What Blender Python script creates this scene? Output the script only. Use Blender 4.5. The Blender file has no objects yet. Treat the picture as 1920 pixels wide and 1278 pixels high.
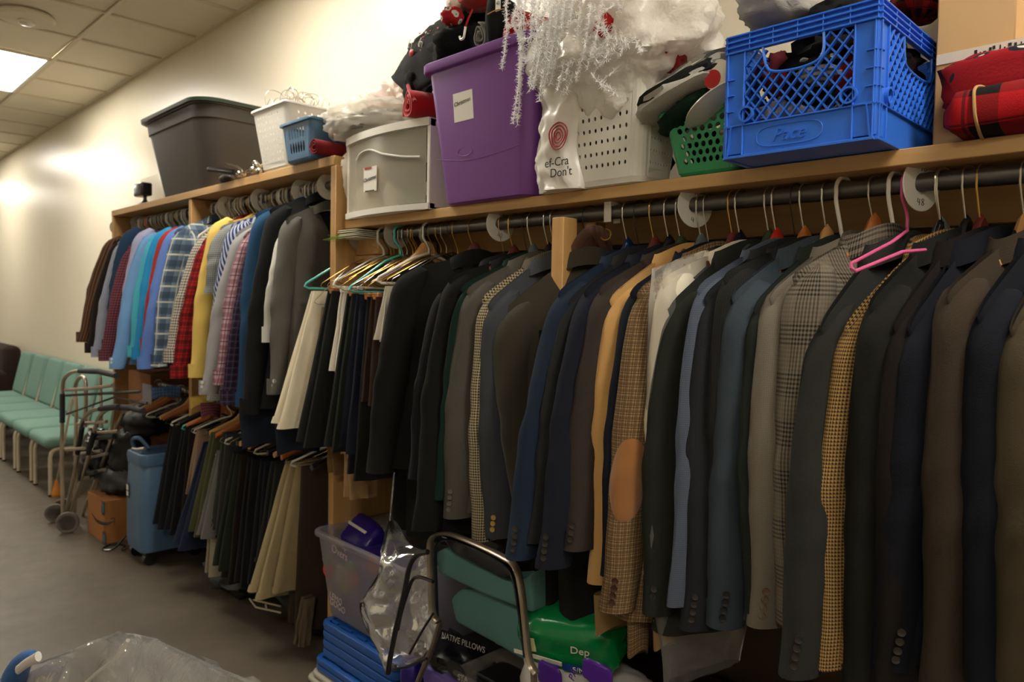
import bpy, bmesh, math, random
from mathutils import Vector as V, Matrix, noise
rnd = random.Random(7)
PI = math.pi
sc = bpy.context.scene
# ------------------------------------------------------------------ camera
CAMP = V((0, -2.05, 1.52)); FPX = 1380.0
YAW, PIT, ROL = 0.7896, -0.0462, 0.0193
cf = V((-math.sin(YAW)*math.cos(PIT), math.cos(YAW)*math.cos(PIT), math.sin(PIT)))
cr = cf.cross(V((0, 0, 1))).normalized(); cu = cr.cross(cf)
cr, cu = cr*math.cos(ROL)+cu*math.sin(ROL), cu*math.cos(ROL)-cr*math.sin(ROL)
cam_d = bpy.data.cameras.new('camera'); cam = bpy.data.objects.new('camera', cam_d)
sc.collection.objects.link(cam); sc.camera = cam
cam_d.sensor_width = 36; cam_d.lens = FPX/1920*36
cam_d.clip_start = .02
m = Matrix.Identity(4)
for i in range(3): m[i][0] = cr[i]; m[i][1] = cu[i]; m[i][2] = -cf[i]; m[i][3] = CAMP[i]
cam.matrix_world = m
cam_d.dof.use_dof = True; cam_d.dof.focus_distance = 1.75; cam_d.dof.aperture_fstop = 4.5
# ------------------------------------------------------------------ world, light, exposure
sc.view_settings.view_transform = 'Standard'; sc.view_settings.look = 'None'
sc.view_settings.gamma = 1; sc.view_settings.use_curve_mapping = False
sc.view_settings.exposure = 0.0
w = bpy.data.worlds.new('world'); sc.world = w; w.use_nodes = True
w.node_tree.nodes['Background'].inputs[0].default_value = (.9, .85, .75, 1)
w.node_tree.nodes['Background'].inputs[1].default_value = .005
CEIL = 3.304
LIGHT_E = 27.0
LIGHT_C = (1.0, .93, .81, 1)
LX = [-18.0, -14.4, -10.75, -7.09, -3.44]
def ray(x, y): return cf + cr*((x-960)/FPX) - cu*((y-639)/FPX)
def onY(x, y, Y): d = ray(x, y); return CAMP + d*((Y-CAMP.y)/d.y)
def onZ(x, y, Z): d = ray(x, y); return CAMP + d*((Z-CAMP.z)/d.z)
def onX(x, y, X): d = ray(x, y); return CAMP + d*((X-CAMP.x)/d.x)
# ------------------------------------------------------------------ object helpers
WL = {}
def thing(name, label, cat, loc, group=None):
    o = bpy.data.objects.new(name, None); sc.collection.objects.link(o)
    o.empty_display_size = .05
    o.location = loc; WL[o.name] = V(loc); o['label'] = label; o['category'] = cat
    if group: o['group'] = group
    return o
def tag(o, label, cat, group=None):
    o['label'] = label; o['category'] = cat
    if group: o['group'] = group
    return o
def obj(name, bm, mat, parent=None, smooth=True, label=None, sharp=40):
    if parent is not None: org = WL[parent.name]
    else:
        xs = [v.co for v in bm.verts]
        org = V(((min(c.x for c in xs)+max(c.x for c in xs))/2, (min(c.y for c in xs)+max(c.y for c in xs))/2, min(c.z for c in xs)))
    for v in bm.verts: v.co -= org
    me = bpy.data.meshes.new(name); bm.to_mesh(me); bm.free()
    if smooth:
        me.polygons.foreach_set('use_smooth', [True]*len(me.polygons))
        me.set_sharp_from_angle(angle=math.radians(sharp))
    for mm in (mat if isinstance(mat, (list, tuple)) else [mat]): me.materials.append(mm)
    o = bpy.data.objects.new(name, me); sc.collection.objects.link(o)
    if parent is not None: o.parent = parent
    else: o.location = org
    WL[o.name] = org
    if label: o['label'] = label
    return o
def struct(name, bm, mat, parent=None, smooth=False):
    o = obj(name, bm, mat, parent, smooth)
    if parent is None: o['kind'] = 'structure'
    return o
def B(): return bmesh.new()
def face(bm, vs, uvl=None, uvs=None, mi=0):
    try: f = bm.faces.new(vs)
    except ValueError: return None
    f.material_index = mi
    if uvs is not None:
        for l, q in zip(f.loops, uvs): l[uvl].uv = q
    return f
def frame(x, y, z, o):
    M = Matrix.Identity(4)
    for i in range(3): M[i][0] = x[i]; M[i][1] = y[i]; M[i][2] = z[i]; M[i][3] = o[i]
    return M
def bx(bm, c, s, bev=0, M=None, seg=1, mi=0):
    t = bmesh.new(); bmesh.ops.create_cube(t, size=1)
    for v in t.verts: v.co = V((v.co.x*s[0], v.co.y*s[1], v.co.z*s[2]))
    if bev > 0: bmesh.ops.bevel(t, geom=list(t.edges), offset=bev, segments=seg, affect='EDGES', profile=.5)
    for v in t.verts:
        v.co += V(c)
        if M is not None: v.co = M @ v.co
    mp = {v: bm.verts.new(v.co) for v in t.verts}
    for f in t.faces:
        g = bm.faces.new([mp[v] for v in f.verts]); g.material_index = mi
    t.free(); return bm
def bar(bm, p, q, w, t, up=V((0, 0, 1)), bev=0):
    p = V(p); q = V(q); d = (q-p); L = d.length
    if L < 1e-6: return
    d.normalize(); s = d.cross(up)
    if s.length < 1e-4: s = d.cross(V((1, 0, 0)))
    s.normalize(); n = s.cross(d)
    bx(bm, (0, 0, 0), (L, w, t), bev, frame(d, s, n, (p+q)/2))
def catmull(pts, n=6):
    P = [V(p) for p in pts]; P = [P[0]*2-P[1]]+P+[P[-1]*2-P[-2]]; out = []
    for i in range(1, len(P)-2):
        for k in range(n):
            t = k/n; a, b, c, d = P[i-1:i+3]
            out.append(.5*((2*b)+(c-a)*t+(2*a-5*b+4*c-d)*t*t+(3*b-a-3*c+d)*t**3))
    out.append(P[-2]); return out
def tube(bm, pts, r, n=8, cap=True, rr=None, flat=1.0, up=None):
    P = [V(p) for p in pts]; rings = []; pn = None
    for i, p in enumerate(P):
        d = (P[min(i+1, len(P)-1)]-P[max(i-1, 0)])
        if d.length < 1e-9: d = V((0, 0, 1))
        d.normalize()
        if pn is None:
            a = up if up is not None else (V((0, 0, 1)) if abs(d.z) < .9 else V((1, 0, 0)))
            pn = (a-d*a.dot(d)).normalized()
        else: 
            pn = (pn-d*pn.dot(d)); pn = pn.normalized() if pn.length > 1e-6 else V((1, 0, 0))
        b = d.cross(pn); R = rr[i] if rr else r
        rings.append([bm.verts.new(p+pn*math.cos(2*PI*k/n)*R+b*math.sin(2*PI*k/n)*R*flat) for k in range(n)])
    for a, c in zip(rings, rings[1:]):
        for k in range(n): face(bm, [a[k], a[(k+1) % n], c[(k+1) % n], c[k]])
    if cap: face(bm, rings[0][::-1]); face(bm, rings[-1])
    return bm
def lathe(bm, prof, M, n=20):
    """prof: (r, h) list, revolved about local z of M"""
    rings = []
    for r, h in prof:
        rings.append([bm.verts.new(M @ V((r*math.cos(2*PI*k/n), r*math.sin(2*PI*k/n), h))) for k in range(n)])
    for a, c in zip(rings, rings[1:]):
        for k in range(n): face(bm, [a[k], a[(k+1) % n], c[(k+1) % n], c[k]])
    if prof[0][0] > 1e-6: face(bm, rings[0][::-1])
    if prof[-1][0] > 1e-6: face(bm, rings[-1])
    return bm
def rrect(hx, hy, r, n=5):
    r = min(r, hx*.99, hy*.99); out = []
    for cx, cy, a0 in ((hx-r, hy-r, 0), (-hx+r, hy-r, PI/2), (-hx+r, -hy+r, PI), (hx-r, -hy+r, 1.5*PI)):
        for k in range(n+1):
            a = a0+PI/2*k/n; out.append((cx+r*math.cos(a), cy+r*math.sin(a)))
    return out
def loft(bm, secs, M=None, cap0=True, cap1=True):
    """secs: list of (list of (x,y), z)"""
    rings = []
    for pts, z in secs:
        rings.append([bm.verts.new((M @ V((x, y, z))) if M is not None else V((x, y, z))) for x, y in pts])
    n = len(rings[0])
    for a, c in zip(rings, rings[1:]):
        for k in range(n): face(bm, [a[k], a[(k+1) % n], c[(k+1) % n], c[k]])
    if cap0: face(bm, rings[0][::-1])
    if cap1: face(bm, rings[-1])
    return bm
def shell(bm, fn, nu, nv, uvfn=None, cap=True, closed=True):
    """fn(i/nu around, j/nv down) -> V world;  makes UVs in metres"""
    uvl = bm.loops.layers.uv.verify(); G = []; UV = []
    for j in range(nv+1):
        row = []; ur = []
        for i in range(nu+1):
            p, q = fn(i/nu, j/nv)
            ur.append(q); row.append(p)
        G.append(row); UV.append(ur)
    VV = [[bm.verts.new(p) for p in (row[:-1] if closed else row)] for row in G]
    for j in range(nv):
        for i in range(nu):
            i2 = (i+1) % nu if closed else i+1
            face(bm, [VV[j][i], VV[j+1][i], VV[j+1][i2], VV[j][i2]], uvl, [UV[j][i], UV[j+1][i], UV[j+1][i+1], UV[j][i+1]])
    if cap and closed: face(bm, VV[-1])
    return VV
def blob(bm, c, s, seed=0, amp=.15, f=2.0, nu=28, nv=16, M=None, sq=1.0):
    """crumpled cloth lump"""
    c = V(c)
    def fn(a, t):
        th = 2*PI*a; ph = PI*t
        def sp(x): return math.copysign(abs(x)**sq, x)
        d = V((sp(math.cos(th))*sp(math.sin(ph)), sp(math.sin(th))*sp(math.sin(ph)), sp(math.cos(ph))))
        k = 1+amp*noise.noise(d*f+V((seed*3.1, seed, 0)))+amp*.7*(abs(noise.noise(d*f*2.3+V((seed, 9, seed))))*2-.5)
        p = V((d.x*s[0]*k, d.y*s[1]*k, d.z*s[2]*k))
        if M is not None: p = M @ p
        return p+c, (a*s[0]*5, t*s[2]*3)
    shell(bm, fn, nu, nv, cap=False); bmesh.ops.remove_doubles(bm, verts=bm.verts, dist=1e-5)
    return bm
# ------------------------------------------------------------------ materials
def hexc(h, k=1.0):
    h = h.lstrip('#'); c = [int(h[i:i+2], 16)/255 for i in (0, 2, 4)]
    c = [(x/12.92 if x <= .04045 else ((x+.055)/1.055)**2.4)*k for x in c]
    return (c[0], c[1], c[2], 1)
MC = {}
KDEF = [1.0]
class NT:
    def __init__(s, name):
        s.m = bpy.data.materials.new(name); s.m.use_nodes = True; s.t = s.m.node_tree; s.t.nodes.clear()
        s.out = s.n('ShaderNodeOutputMaterial')
    def n(s, k, **kw):
        o = s.t.nodes.new(k)
        for a, b in kw.items(): setattr(o, a, b)
        return o
    def put(s, sock, v):
        if isinstance(v, bpy.types.NodeSocket): s.t.links.new(v, sock)
        elif v is not None: sock.default_value = v
    def math(s, op, a, b=None, c=None):
        o = s.n('ShaderNodeMath', operation=op); s.put(o.inputs[0], a)
        if b is not None: s.put(o.inputs[1], b)
        if c is not None: s.put(o.inputs[2], c)
        return o.outputs[0]
    def mix(s, f, a, b, bt='MIX'):
        o = s.n('ShaderNodeMix', data_type='RGBA', blend_type=bt); s.put(o.inputs[0], f); s.put(o.inputs[6], a); s.put(o.inputs[7], b)
        return o.outputs[2]
    def noise(s, sc_, det=3, vec=None, rough=.5, out=0):
        o = s.n('ShaderNodeTexNoise'); o.inputs['Scale'].default_value = sc_; o.inputs['Detail'].default_value = det; o.inputs['Roughness'].default_value = rough
        if vec is not None: s.t.links.new(vec, o.inputs['Vector'])
        return o.outputs[out]
    def coord(s, k='Object'): return s.n('ShaderNodeTexCoord').outputs[k]
    def pbsdf(s, col, rough=.6, metal=0, bump=None, bstr=.2, bdist=.002, **kw):
        o = s.n('ShaderNodeBsdfPrincipled'); s.put(o.inputs['Base Color'], col); s.put(o.inputs['Roughness'], rough); s.put(o.inputs['Metallic'], metal)
        for k, v in kw.items(): s.put(o.inputs[k.replace('_', ' ')], v)
        if bump is not None:
            b = s.n('ShaderNodeBump'); b.inputs['Strength'].default_value = bstr; b.inputs['Distance'].default_value = bdist
            s.put(b.inputs['Height'], bump); s.t.links.new(b.outputs[0], o.inputs['Normal'])
        return o.outputs[0]
    def done(s, sh): s.t.links.new(sh, s.out.inputs[0]); return s.m
def plain(name, col, rough=.5, metal=0, bump=0, scale=40, var=.12, k=1.0, **kw):
    key = (name, col)
    if key in MC: return MC[key]
    t = NT(name); c = hexc(col, k); vec = t.coord()
    nz = t.noise(scale*.25, 3, vec)
    cc = t.mix(t.math('MULTIPLY', nz, var*2), c, (c[0]*.75, c[1]*.75, c[2]*.75, 1))
    bh = t.noise(scale, 4, vec) if bump else None
    MC[key] = t.done(t.pbsdf(cc, rough, metal, bh, bump, .003, **kw)); return MC[key]
def film(name, col='#ffffff', fac=.14, rough=.08, diff=.05, bump=.4, scale=14):
    """thin clear plastic sheet: mostly see-through, crinkled glossy surface"""
    if name in MC: return MC[name]
    t = NT(name); vec = t.coord(); h = t.noise(scale, 3, vec, .6)
    b = t.n('ShaderNodeBump'); b.inputs['Strength'].default_value = bump; b.inputs['Distance'].default_value = .02; t.put(b.inputs['Height'], h)
    tr = t.n('ShaderNodeBsdfTransparent'); g = t.n('ShaderNodeBsdfGlossy'); g.inputs['Roughness'].default_value = rough
    t.t.links.new(b.outputs[0], g.inputs['Normal'])
    d = t.n('ShaderNodeBsdfDiffuse'); d.inputs[0].default_value = hexc(col); tr.inputs[0].default_value = (.96, .96, .96, 1)
    fr = t.n('ShaderNodeFresnel'); fr.inputs[0].default_value = 1.5; t.t.links.new(b.outputs[0], fr.inputs['Normal'])
    f = t.math('ADD', t.math('MULTIPLY', fr.outputs[0], .8), fac)
    m1 = t.n('ShaderNodeMixShader'); t.put(m1.inputs[0], f); t.t.links.new(tr.outputs[0], m1.inputs[1]); t.t.links.new(g.outputs[0], m1.inputs[2])
    m2 = t.n('ShaderNodeMixShader'); m2.inputs[0].default_value = diff; t.t.links.new(m1.outputs[0], m2.inputs[1]); t.t.links.new(d.outputs[0], m2.inputs[2])
    MC[name] = t.done(m2.outputs[0]); return MC[name]
def frosted(name, col, alpha=.6, rough=.35):
    if name in MC: return MC[name]
    t = NT(name); s = t.pbsdf(hexc(col), rough); tl = t.n('ShaderNodeBsdfTranslucent'); tl.inputs[0].default_value = hexc(col)
    a = t.n('ShaderNodeMixShader'); a.inputs[0].default_value = .4; t.t.links.new(s, a.inputs[1]); t.t.links.new(tl.outputs[0], a.inputs[2])
    tr = t.n('ShaderNodeBsdfTransparent'); b = t.n('ShaderNodeMixShader'); b.inputs[0].default_value = alpha
    t.t.links.new(tr.outputs[0], b.inputs[1]); t.t.links.new(a.outputs[0], b.inputs[2])
    MC[name] = t.done(b.outputs[0]); return MC[name]
def wood(name, col, col2, axis=0, k=1.0):
    if name in MC: return MC[name]
    t = NT(name); vec = t.coord(); mp = t.n('ShaderNodeMapping'); t.t.links.new(vec, mp.inputs[0])
    sc_ = [28, 28, 28]; sc_[axis] = 1.6; mp.inputs['Scale'].default_value = sc_
    n1 = t.noise(1.0, 5, mp.outputs[0], .6); n2 = t.noise(6.0, 3, mp.outputs[0])
    c = t.mix(t.math('MULTIPLY_ADD', n1, 1.6, -.35), hexc(col, k), hexc(col2, k))
    MC[name] = t.done(t.pbsdf(c, .55, 0, n2, .15)); return MC[name]
def fab(name, col, kind='solid', c2=None, c3=None, s=.03, k=None, rough=.95, weave=.35, extra=None, sheen=.0):
    """woven cloth: colour pattern laid out on UVs in metres"""
    if name in MC: return MC[name]
    k = KDEF[0] if k is None else k
    t = NT(name); uv = t.n('ShaderNodeUVMap'); sx = t.n('ShaderNodeSeparateXYZ'); t.t.links.new(uv.outputs[0], sx.inputs[0])
    u, v = sx.outputs[0], sx.outputs[1]; a = hexc(col, k); b = hexc(c2, k) if c2 else a
    def fr(x, p, off=0.0): return t.math('FRACT', t.math('MULTIPLY_ADD', x, 1.0/p, off))
    def band(x, p, wd, off=0.0): return t.math('LESS_THAN', fr(x, p, off), wd)
    if kind == 'solid': c = a
    elif kind == 'hound':
        A = band(u, s, .5); Bb = band(v, s, .5); d = band(t.math('ADD', u, v), s/2.0, .5)
        x = t.math('ABSOLUTE', t.math('SUBTRACT', A, Bb)); f = t.math('ADD', t.math('MULTIPLY', A, Bb), t.math('MULTIPLY', x, d)); c = t.mix(f, b, a)
    elif kind == 'gingham':
        f = t.math('MULTIPLY', t.math('ADD', band(u, s, .5), band(v, s, .5)), .5); c = t.mix(f, a, b)
    elif kind == 'grid':
        f = t.math('MAXIMUM', band(u, s, .18), band(v, s, .18)); c = t.mix(f, a, b)
    elif kind == 'glen':
        U = band(u, s*9, .5); W = band(v, s*9, .5)
        fu = t.math('MULTIPLY', band(u, s*.62, .5), t.math('MULTIPLY_ADD', U, .75, .25)); fv = t.math('MULTIPLY', band(v, s*.8, .5), t.math('MULTIPLY_ADD', W, .75, .25))
        f = t.math('MULTIPLY', t.math('ADD', fu, fv), .55); c = t.mix(f, a, b)
    elif kind == 'vstripe': c = t.mix(band(u, s, .45), a, b)
    elif kind == 'pin': c = t.mix(band(u, s, .12), a, b)
    elif kind == 'dstripe': c = t.mix(band(t.math('ADD', u, t.math('MULTIPLY', v, .7)), s, .45), a, b)
    elif kind == 'hstripe': c = t.mix(band(v, s, .45), a, b)
    elif kind == 'plaid':
        c = t.mix(t.math('MULTIPLY', band(u, s, .42), .55), a, b); c = t.mix(t.math('MULTIPLY', band(v, s, .42), .55), c, b)
        d3 = hexc(c3, k) if c3 else b
        c = t.mix(t.math('MULTIPLY', band(u, s, .10, .28), .8), c, d3); c = t.mix(t.math('MULTIPLY', band(v, s, .10, .28), .8), c, d3)
    elif kind == 'buffalo':
        f = t.math('MULTIPLY', t.math('ADD', band(u, s, .5), band(v, s, .5)), .5); c = t.mix(f, a, b)
        c = t.mix(t.math('MULTIPLY', t.math('MAXIMUM', band(u, s, .06, .1), band(v, s, .06, .1)), .7), c, b)
    elif kind == 'print':
        vo = t.n('ShaderNodeTexVoronoi'); vo.inputs['Scale'].default_value = 1.0/s; t.t.links.new(uv.outputs[0], vo.inputs['Vector'])
        c = t.mix(t.math('LESS_THAN', vo.outputs['Distance'], .32), a, b)
        if c3: c = t.mix(t.math('LESS_THAN', vo.outputs['Distance'], .16), c, hexc(c3, k))
    mel = t.noise(420, 2, uv.outputs[0]); big = t.noise(5, 3, uv.outputs[0])
    c = t.mix(t.math('MULTIPLY', mel, weave), c, (0, 0, 0, 1)); c = t.mix(t.math('MULTIPLY', big, .18), c, (0, 0, 0, 1))
    hb = t.math('ADD', t.math('MULTIPLY', mel, .25), t.math('MULTIPLY', t.noise(16, 4, uv.outputs[0]), 1.0))
    MC[name] = t.done(t.pbsdf(c, rough, 0, hb, .5, .006, Sheen_Weight=sheen, Specular_IOR_Level=.25)); return MC[name]
FONT_OFF = .0012
def text(s, size, o, xd, yd, mat, parent, name='lettering', ext=.0004, shear=0, align='CENTER', spacing=1.0):
    cu_ = bpy.data.curves.new('lettering', 'FONT'); cu_.body = s; cu_.size = size; cu_.extrude = ext; cu_.align_x = align; cu_.align_y = 'CENTER'; cu_.shear = shear
    cu_.resolution_u = 3; cu_.space_character = spacing
    t = bpy.data.objects.new('tmp', cu_); sc.collection.objects.link(t)
    me = bpy.data.meshes.new_from_object(t.evaluated_get(bpy.context.evaluated_depsgraph_get()))
    bpy.data.objects.remove(t); bm = B(); bm.from_mesh(me); bpy.data.meshes.remove(me)
    xd = V(xd).normalized(); yd = V(yd).normalized(); M = frame(xd, yd, xd.cross(yd), V(o)+xd.cross(yd)*FONT_OFF)
    for v in bm.verts: v.co = M @ v.co
    return obj(name, bm, mat, parent, smooth=False)
def strokes(lines, r, o, xd, yd, mat, parent, name='lettering', curve=True):
    """handwriting: polylines in label coordinates swept as thin ink lines"""
    xd = V(xd); yd = V(yd); n = xd.cross(yd).normalized(); bm = B()
    for L in lines:
        P = [V(o)+xd*a+yd*b+n*.0008 for a, b in L]
        tube(bm, catmull(P, 3) if curve and len(P) > 2 else P, r, 5)
    return obj(name, bm, mat, parent)
DIG = {'0': [[(.5, 1), (.1, .7), (.1, .3), (.5, 0), (.9, .3), (.9, .7), (.5, 1)]], '1': [[(.3, .8), (.5, 1), (.5, 0)]], '2': [[(.1, .8), (.5, 1), (.85, .75), (.5, .4), (.1, 0), (.9, 0)]],
 '3': [[(.1, .9), (.6, 1), (.8, .75), (.4, .55), (.85, .3), (.5, 0), (.1, .1)]], '4': [[(.2, 1), (.1, .45), (.9, .45)], [(.7, .9), (.65, 0)]], '6': [[(.8, 1), (.3, .7), (.1, .3), (.5, 0), (.85, .3), (.3, .45)]],
 '8': [[(.5, .5), (.15, .78), (.5, 1), (.85, .78), (.5, .5), (.1, .2), (.5, 0), (.9, .2), (.5, .5)]]}
# ================================================================== room shell
TW = .6424; TX0 = -5.158; TY0 = -.5675
LX = [TX0-TW*3+TW*6*k for k in (-2, -1, 0, 1, 2)]
LY = [TY0-TW/2, TY0-TW/2-TW*4]
X0, X1, Y1 = -21.0, 2.6, -5.0
def mwall():
    t = NT('cream wall paint'); vec = t.coord(); n = t.noise(2.2, 3, vec); b = t.noise(60, 3, vec)
    c = t.mix(n, hexc('#e0d8c4'), hexc('#d8cfba'))
    return t.done(t.pbsdf(c, .33, 0, b, .12, .002, Specular_IOR_Level=.5))
def mfloor():
    t = NT('polished concrete'); vec = t.coord()
    n = t.noise(1.3, 6, vec, .62); n2 = t.noise(9, 5, vec, .6); n3 = t.noise(120, 2, vec)
    c = t.mix(t.math('MULTIPLY_ADD', n, 1.8, -.4), hexc('#4c4338'), hexc('#6c6254'))
    c = t.mix(t.math('MULTIPLY', n2, .5), c, hexc('#3d362c'))
    vo = t.n('ShaderNodeTexVoronoi'); vo.inputs['Scale'].default_value = 2.3; t.t.links.new(vec, vo.inputs['Vector'])
    c = t.mix(t.math('MULTIPLY', t.math('LESS_THAN', vo.outputs['Distance'], .035), .5), c, hexc('#362d24'))
    c = t.mix(t.math('MULTIPLY', n3, .15), c, (0, 0, 0, 1))
    return t.done(t.pbsdf(c, t.math('MULTIPLY_ADD', n2, .25, .3), 0, n2, .08, .002, Specular_IOR_Level=.4))
def mtile():
    t = NT('ceiling tile'); vec = t.coord(); n = t.noise(160, 3, vec); n2 = t.noise(3, 3, vec)
    c = t.mix(t.math('MULTIPLY', n, .35), hexc('#f0e7d5'), hexc('#b3a892')); c = t.mix(t.math('MULTIPLY', n2, .2), c, hexc('#ddd2bc'))
    return t.done(t.pbsdf(c, .9, 0, n, .5, .003))
M_wall = mwall(); M_floor = mfloor(); M_tile = mtile(); M_tee = plain('ceiling tee', '#d6cab2', .5)
struct('wall_back', bx(B(), ((X0+X1)/2, .05, CEIL/2+.05), (X1-X0, .1, CEIL+.1)), M_wall)
struct('wall_left', bx(B(), (X0-.05, Y1/2, CEIL/2), (.1, -Y1, CEIL)), M_wall)
struct('wall_right', bx(B(), (X1+.05, Y1/2, CEIL/2), (.1, -Y1, CEIL)), M_wall)
struct('wall_front', bx(B(), ((X0+X1)/2, Y1-.05, CEIL/2), (X1-X0, .1, CEIL)), M_wall)
struct('floor', bx(B(), ((X0+X1)/2, Y1/2, -.05), (X1-X0, -Y1+.2, .1)), M_floor)
ceil = struct('ceiling', bx(B(), ((X0+X1)/2, Y1/2, CEIL+.12), (X1-X0, -Y1, .04)), M_tile)
xs = [TX0+TW*k for k in range(-25, 13)]; ys = [0, TY0]+[TY0-TW*k for k in range(1, 11)]
bm = B()
for x in xs: bx(bm, (x, Y1/2, CEIL+.004), (.024, -Y1, .012))
for y in ys[1:]: bx(bm, ((X0+X1)/2, y, CEIL+.002), (X1-X0, .026, .012))
bx(bm, ((X0+X1)/2, -.011, CEIL+.003), (X1-X0, .022, .014))
struct('ceiling_grid', bm, M_tee, ceil)
rest = B(); tm = {}
for i in range(len(xs)-1):
    for j in range(len(ys)-1):
        a, b, c, d = xs[i]+.011, xs[i+1]-.011, ys[j+1]+.012, ys[j]-.012
        if any(abs((a+b)/2-lx) < TW and abs((c+d)/2-ly) < TW/2 for lx in LX for ly in LY): continue
        cx, cy = (a+b)/2, (c+d)/2
        if j < 2 and -14.2 < cx < -3.4:
            if j not in tm:
                t = bx(B(), (0, 0, .02), (b-a, d-c, .02), .003); me = bpy.data.meshes.new('ceiling_tile'); t.to_mesh(me); t.free(); me.materials.append(M_tile); tm[j] = me
            o = bpy.data.objects.new('ceiling_tile', tm[j]); sc.collection.objects.link(o); o.parent = ceil; o.location = V((cx, cy, CEIL))-WL['ceiling']; WL[o.name] = V((0, 0, 0))
        else: bx(rest, (cx, cy, CEIL+.02), (b-a, d-c, .02))
o = obj('ceiling_tiles_beyond', rest, M_tile, ceil, smooth=False); o['kind'] = 'stuff'
t = NT('light diffuser'); em = t.n('ShaderNodeEmission'); em.inputs[0].default_value = LIGHT_C; em.inputs[1].default_value = LIGHT_E; M_em = t.done(em.outputs[0])
M_trof = plain('troffer frame', '#dfe6da', .4)
for i, lx in enumerate(LX):
    for j, ly in enumerate(LY):
        if j == 1 and i in (1, 3): continue
        vis = (i == 2 and j == 0)
        L = thing('ceiling_light', 'lit fluorescent ceiling panel at the upper left corner' if vis else 'fluorescent ceiling panel outside the view', 'ceiling light', (lx, ly, CEIL-.002), None if vis else 'ceiling panels out of view')
        bm = B(); hx, hy = TW-.014, TW/2-.014
        for s in (-1, 1): bx(bm, (lx, ly+s*(hy-.01), CEIL+.01), (2*hx, .024, .03), .002); bx(bm, (lx+s*(hx-.01), ly, CEIL+.01), (.024, 2*hy, .03), .002)
        obj('frame', bm, M_trof, L)
        obj('diffuser', bx(B(), (lx, ly, CEIL+.01), (2*hx-.04, 2*hy-.04, .006)), M_em, L, smooth=False)
# round ceiling detector
D = thing('smoke_detector', 'round white detector dome on the ceiling tile', 'detector', onZ(50, 29, CEIL))
c = onZ(50, 29, CEIL); Mdn = frame(V((1, 0, 0)), V((0, -1, 0)), V((0, 0, -1)), c)
obj('base', lathe(B(), [(.155, 0), (.16, .012), (.15, .03), (.12, .036), (0, .037)], Mdn, 32), M_tile, D)
obj('lens', lathe(B(), [(.045, .03), (.045, .05), (.03, .062), (0, .066)], Mdn, 20), plain('lens', '#e8e4d8', .15), D)

# ================================================================== shelving
WOOD = wood('pine board', '#c79f68', '#a67d48', 0); WOODV = wood('pine upright', '#bf9560', '#9a7242', 2); WOODL = wood('pale pine', '#cfa468', '#b5884f', 2); WOODY = wood('pine cross', '#b88f5a', '#94703f', 1)
M_pipe = plain('galvanised pipe', '#6c6a66', .42, .75, .2, 60)
YR = -.33; ZR = 1.80; ZRL = 2.092; YL = -.445; XP = -2.685; ZSL = 2.122; ZS = 1.862
SU = thing('closet_shelf_unit', 'tall pine shelving unit holding the shirts, with a thick end panel', 'shelving', (-4.1, -.2, 0))
XL = -5.50
obj('top_board', bx(B(), ((XL+XP)/2, YL/2, ZSL-.019), (XP-XL+.04, -YL, .038), .002), WOOD, SU)
obj('end_panel', bx(B(), (XP+.01, YL/2, (ZSL-.04)/2), (.04, -YL-.004, ZSL-.04), .002), WOODV, SU)
obj('end_panel', bx(B(), (XL, YL/2, (ZSL-.04)/2), (.04, -YL-.004, ZSL-.04), .002), WOODV, SU)
obj('divider', bx(B(), (-4.17, YL/2, .45+(ZSL-.49)/2), (.038, -YL-.01, ZSL-.49), .002), WOODV, SU)
XLO = 1.0
def rodobj(x0, x1, y, z, par, r=.0185):
    bm = B(); tube(bm, [V((x0, y, z)), V((x1, y, z))], r, 20); return obj('hanging_rod', bm, M_pipe, par)
rodobj(XL+.02, XP-.01, YR, ZRL-.055, SU); ZRU = ZRL-.055
ZLO = .98
rodobj(XL+.02, XP-.01, YR, ZLO, SU, .016)
obj('shade_sheet', bx(B(), ((XL+XP)/2, -.006, ZLO/2+.55), (XP-XL-.04, .008, ZLO+.9)), plain('shaded wall brown', '#3a2c1f', .8), SU)  # added sheet, its dark brown paints the shade on the wall behind the shirts
obj('cleat', bx(B(), ((XL+XP)/2, -.012, ZRU-.06), (XP-XL-.04, .02, .07), .002), WOOD, SU)
SR = thing('wall_shelf_unit', 'long lower pine shelf with grey pipe rod holding the suit jackets', 'shelving', (-1.0, -.2, 0))
obj('shelf_board', bx(B(), ((XP+.03+XLO)/2, -.2, ZS-.017), (XLO-XP-.03, .40, .034), .002), WOOD, SR)
rodobj(XP+.03, XLO, YR, ZR, SR, .0195)
obj('shade_sheet', bx(B(), ((XP+XLO)/2+.02, -.0, ZS/2-.02), (XLO-XP-.03, .010, ZS-.06)), plain('shaded wall brown', '#3a2c1f', .8), SR)  # same added sheet: wall shade below the shelf put in as dark colour
obj('cleat', bx(B(), ((XP+XLO)/2, -.012, ZS-.08), (XLO-XP, .02, .088), .002), WOOD, SR)
for dz, h, yy in ((-.072, .07, -.36), (-.125, .03, -.37)):
    obj('ledger_block', bx(B(), (XP+.12, yy+.16, ZS+dz-.034), (.16, .30, h), .002), WOODY, SR)
obj('post', bx(B(), (-1.452, -.40, .885), (.046, .062, 1.80), .002), WOODL, SR, label='pale two by four post standing among the jackets')
obj('post', bx(B(), (-1.425, -.29, 1.45), (.04, .05, .66), .002), WOODV, SR)
M_strap = plain('white strap', '#cfcbc2', .4, .2)
for X in (-1.33, .2):
    bm = B(); bx(bm, (X, YR, ZR+.032), (.026, .05, .03), .003); bx(bm, (X, YR-.022, ZR+.005), (.026, .004, .07), .001); bx(bm, (X, YR+.022, ZR+.005), (.026, .004, .07), .001)
    obj('rod_bracket', bm, M_strap, SR)

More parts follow.
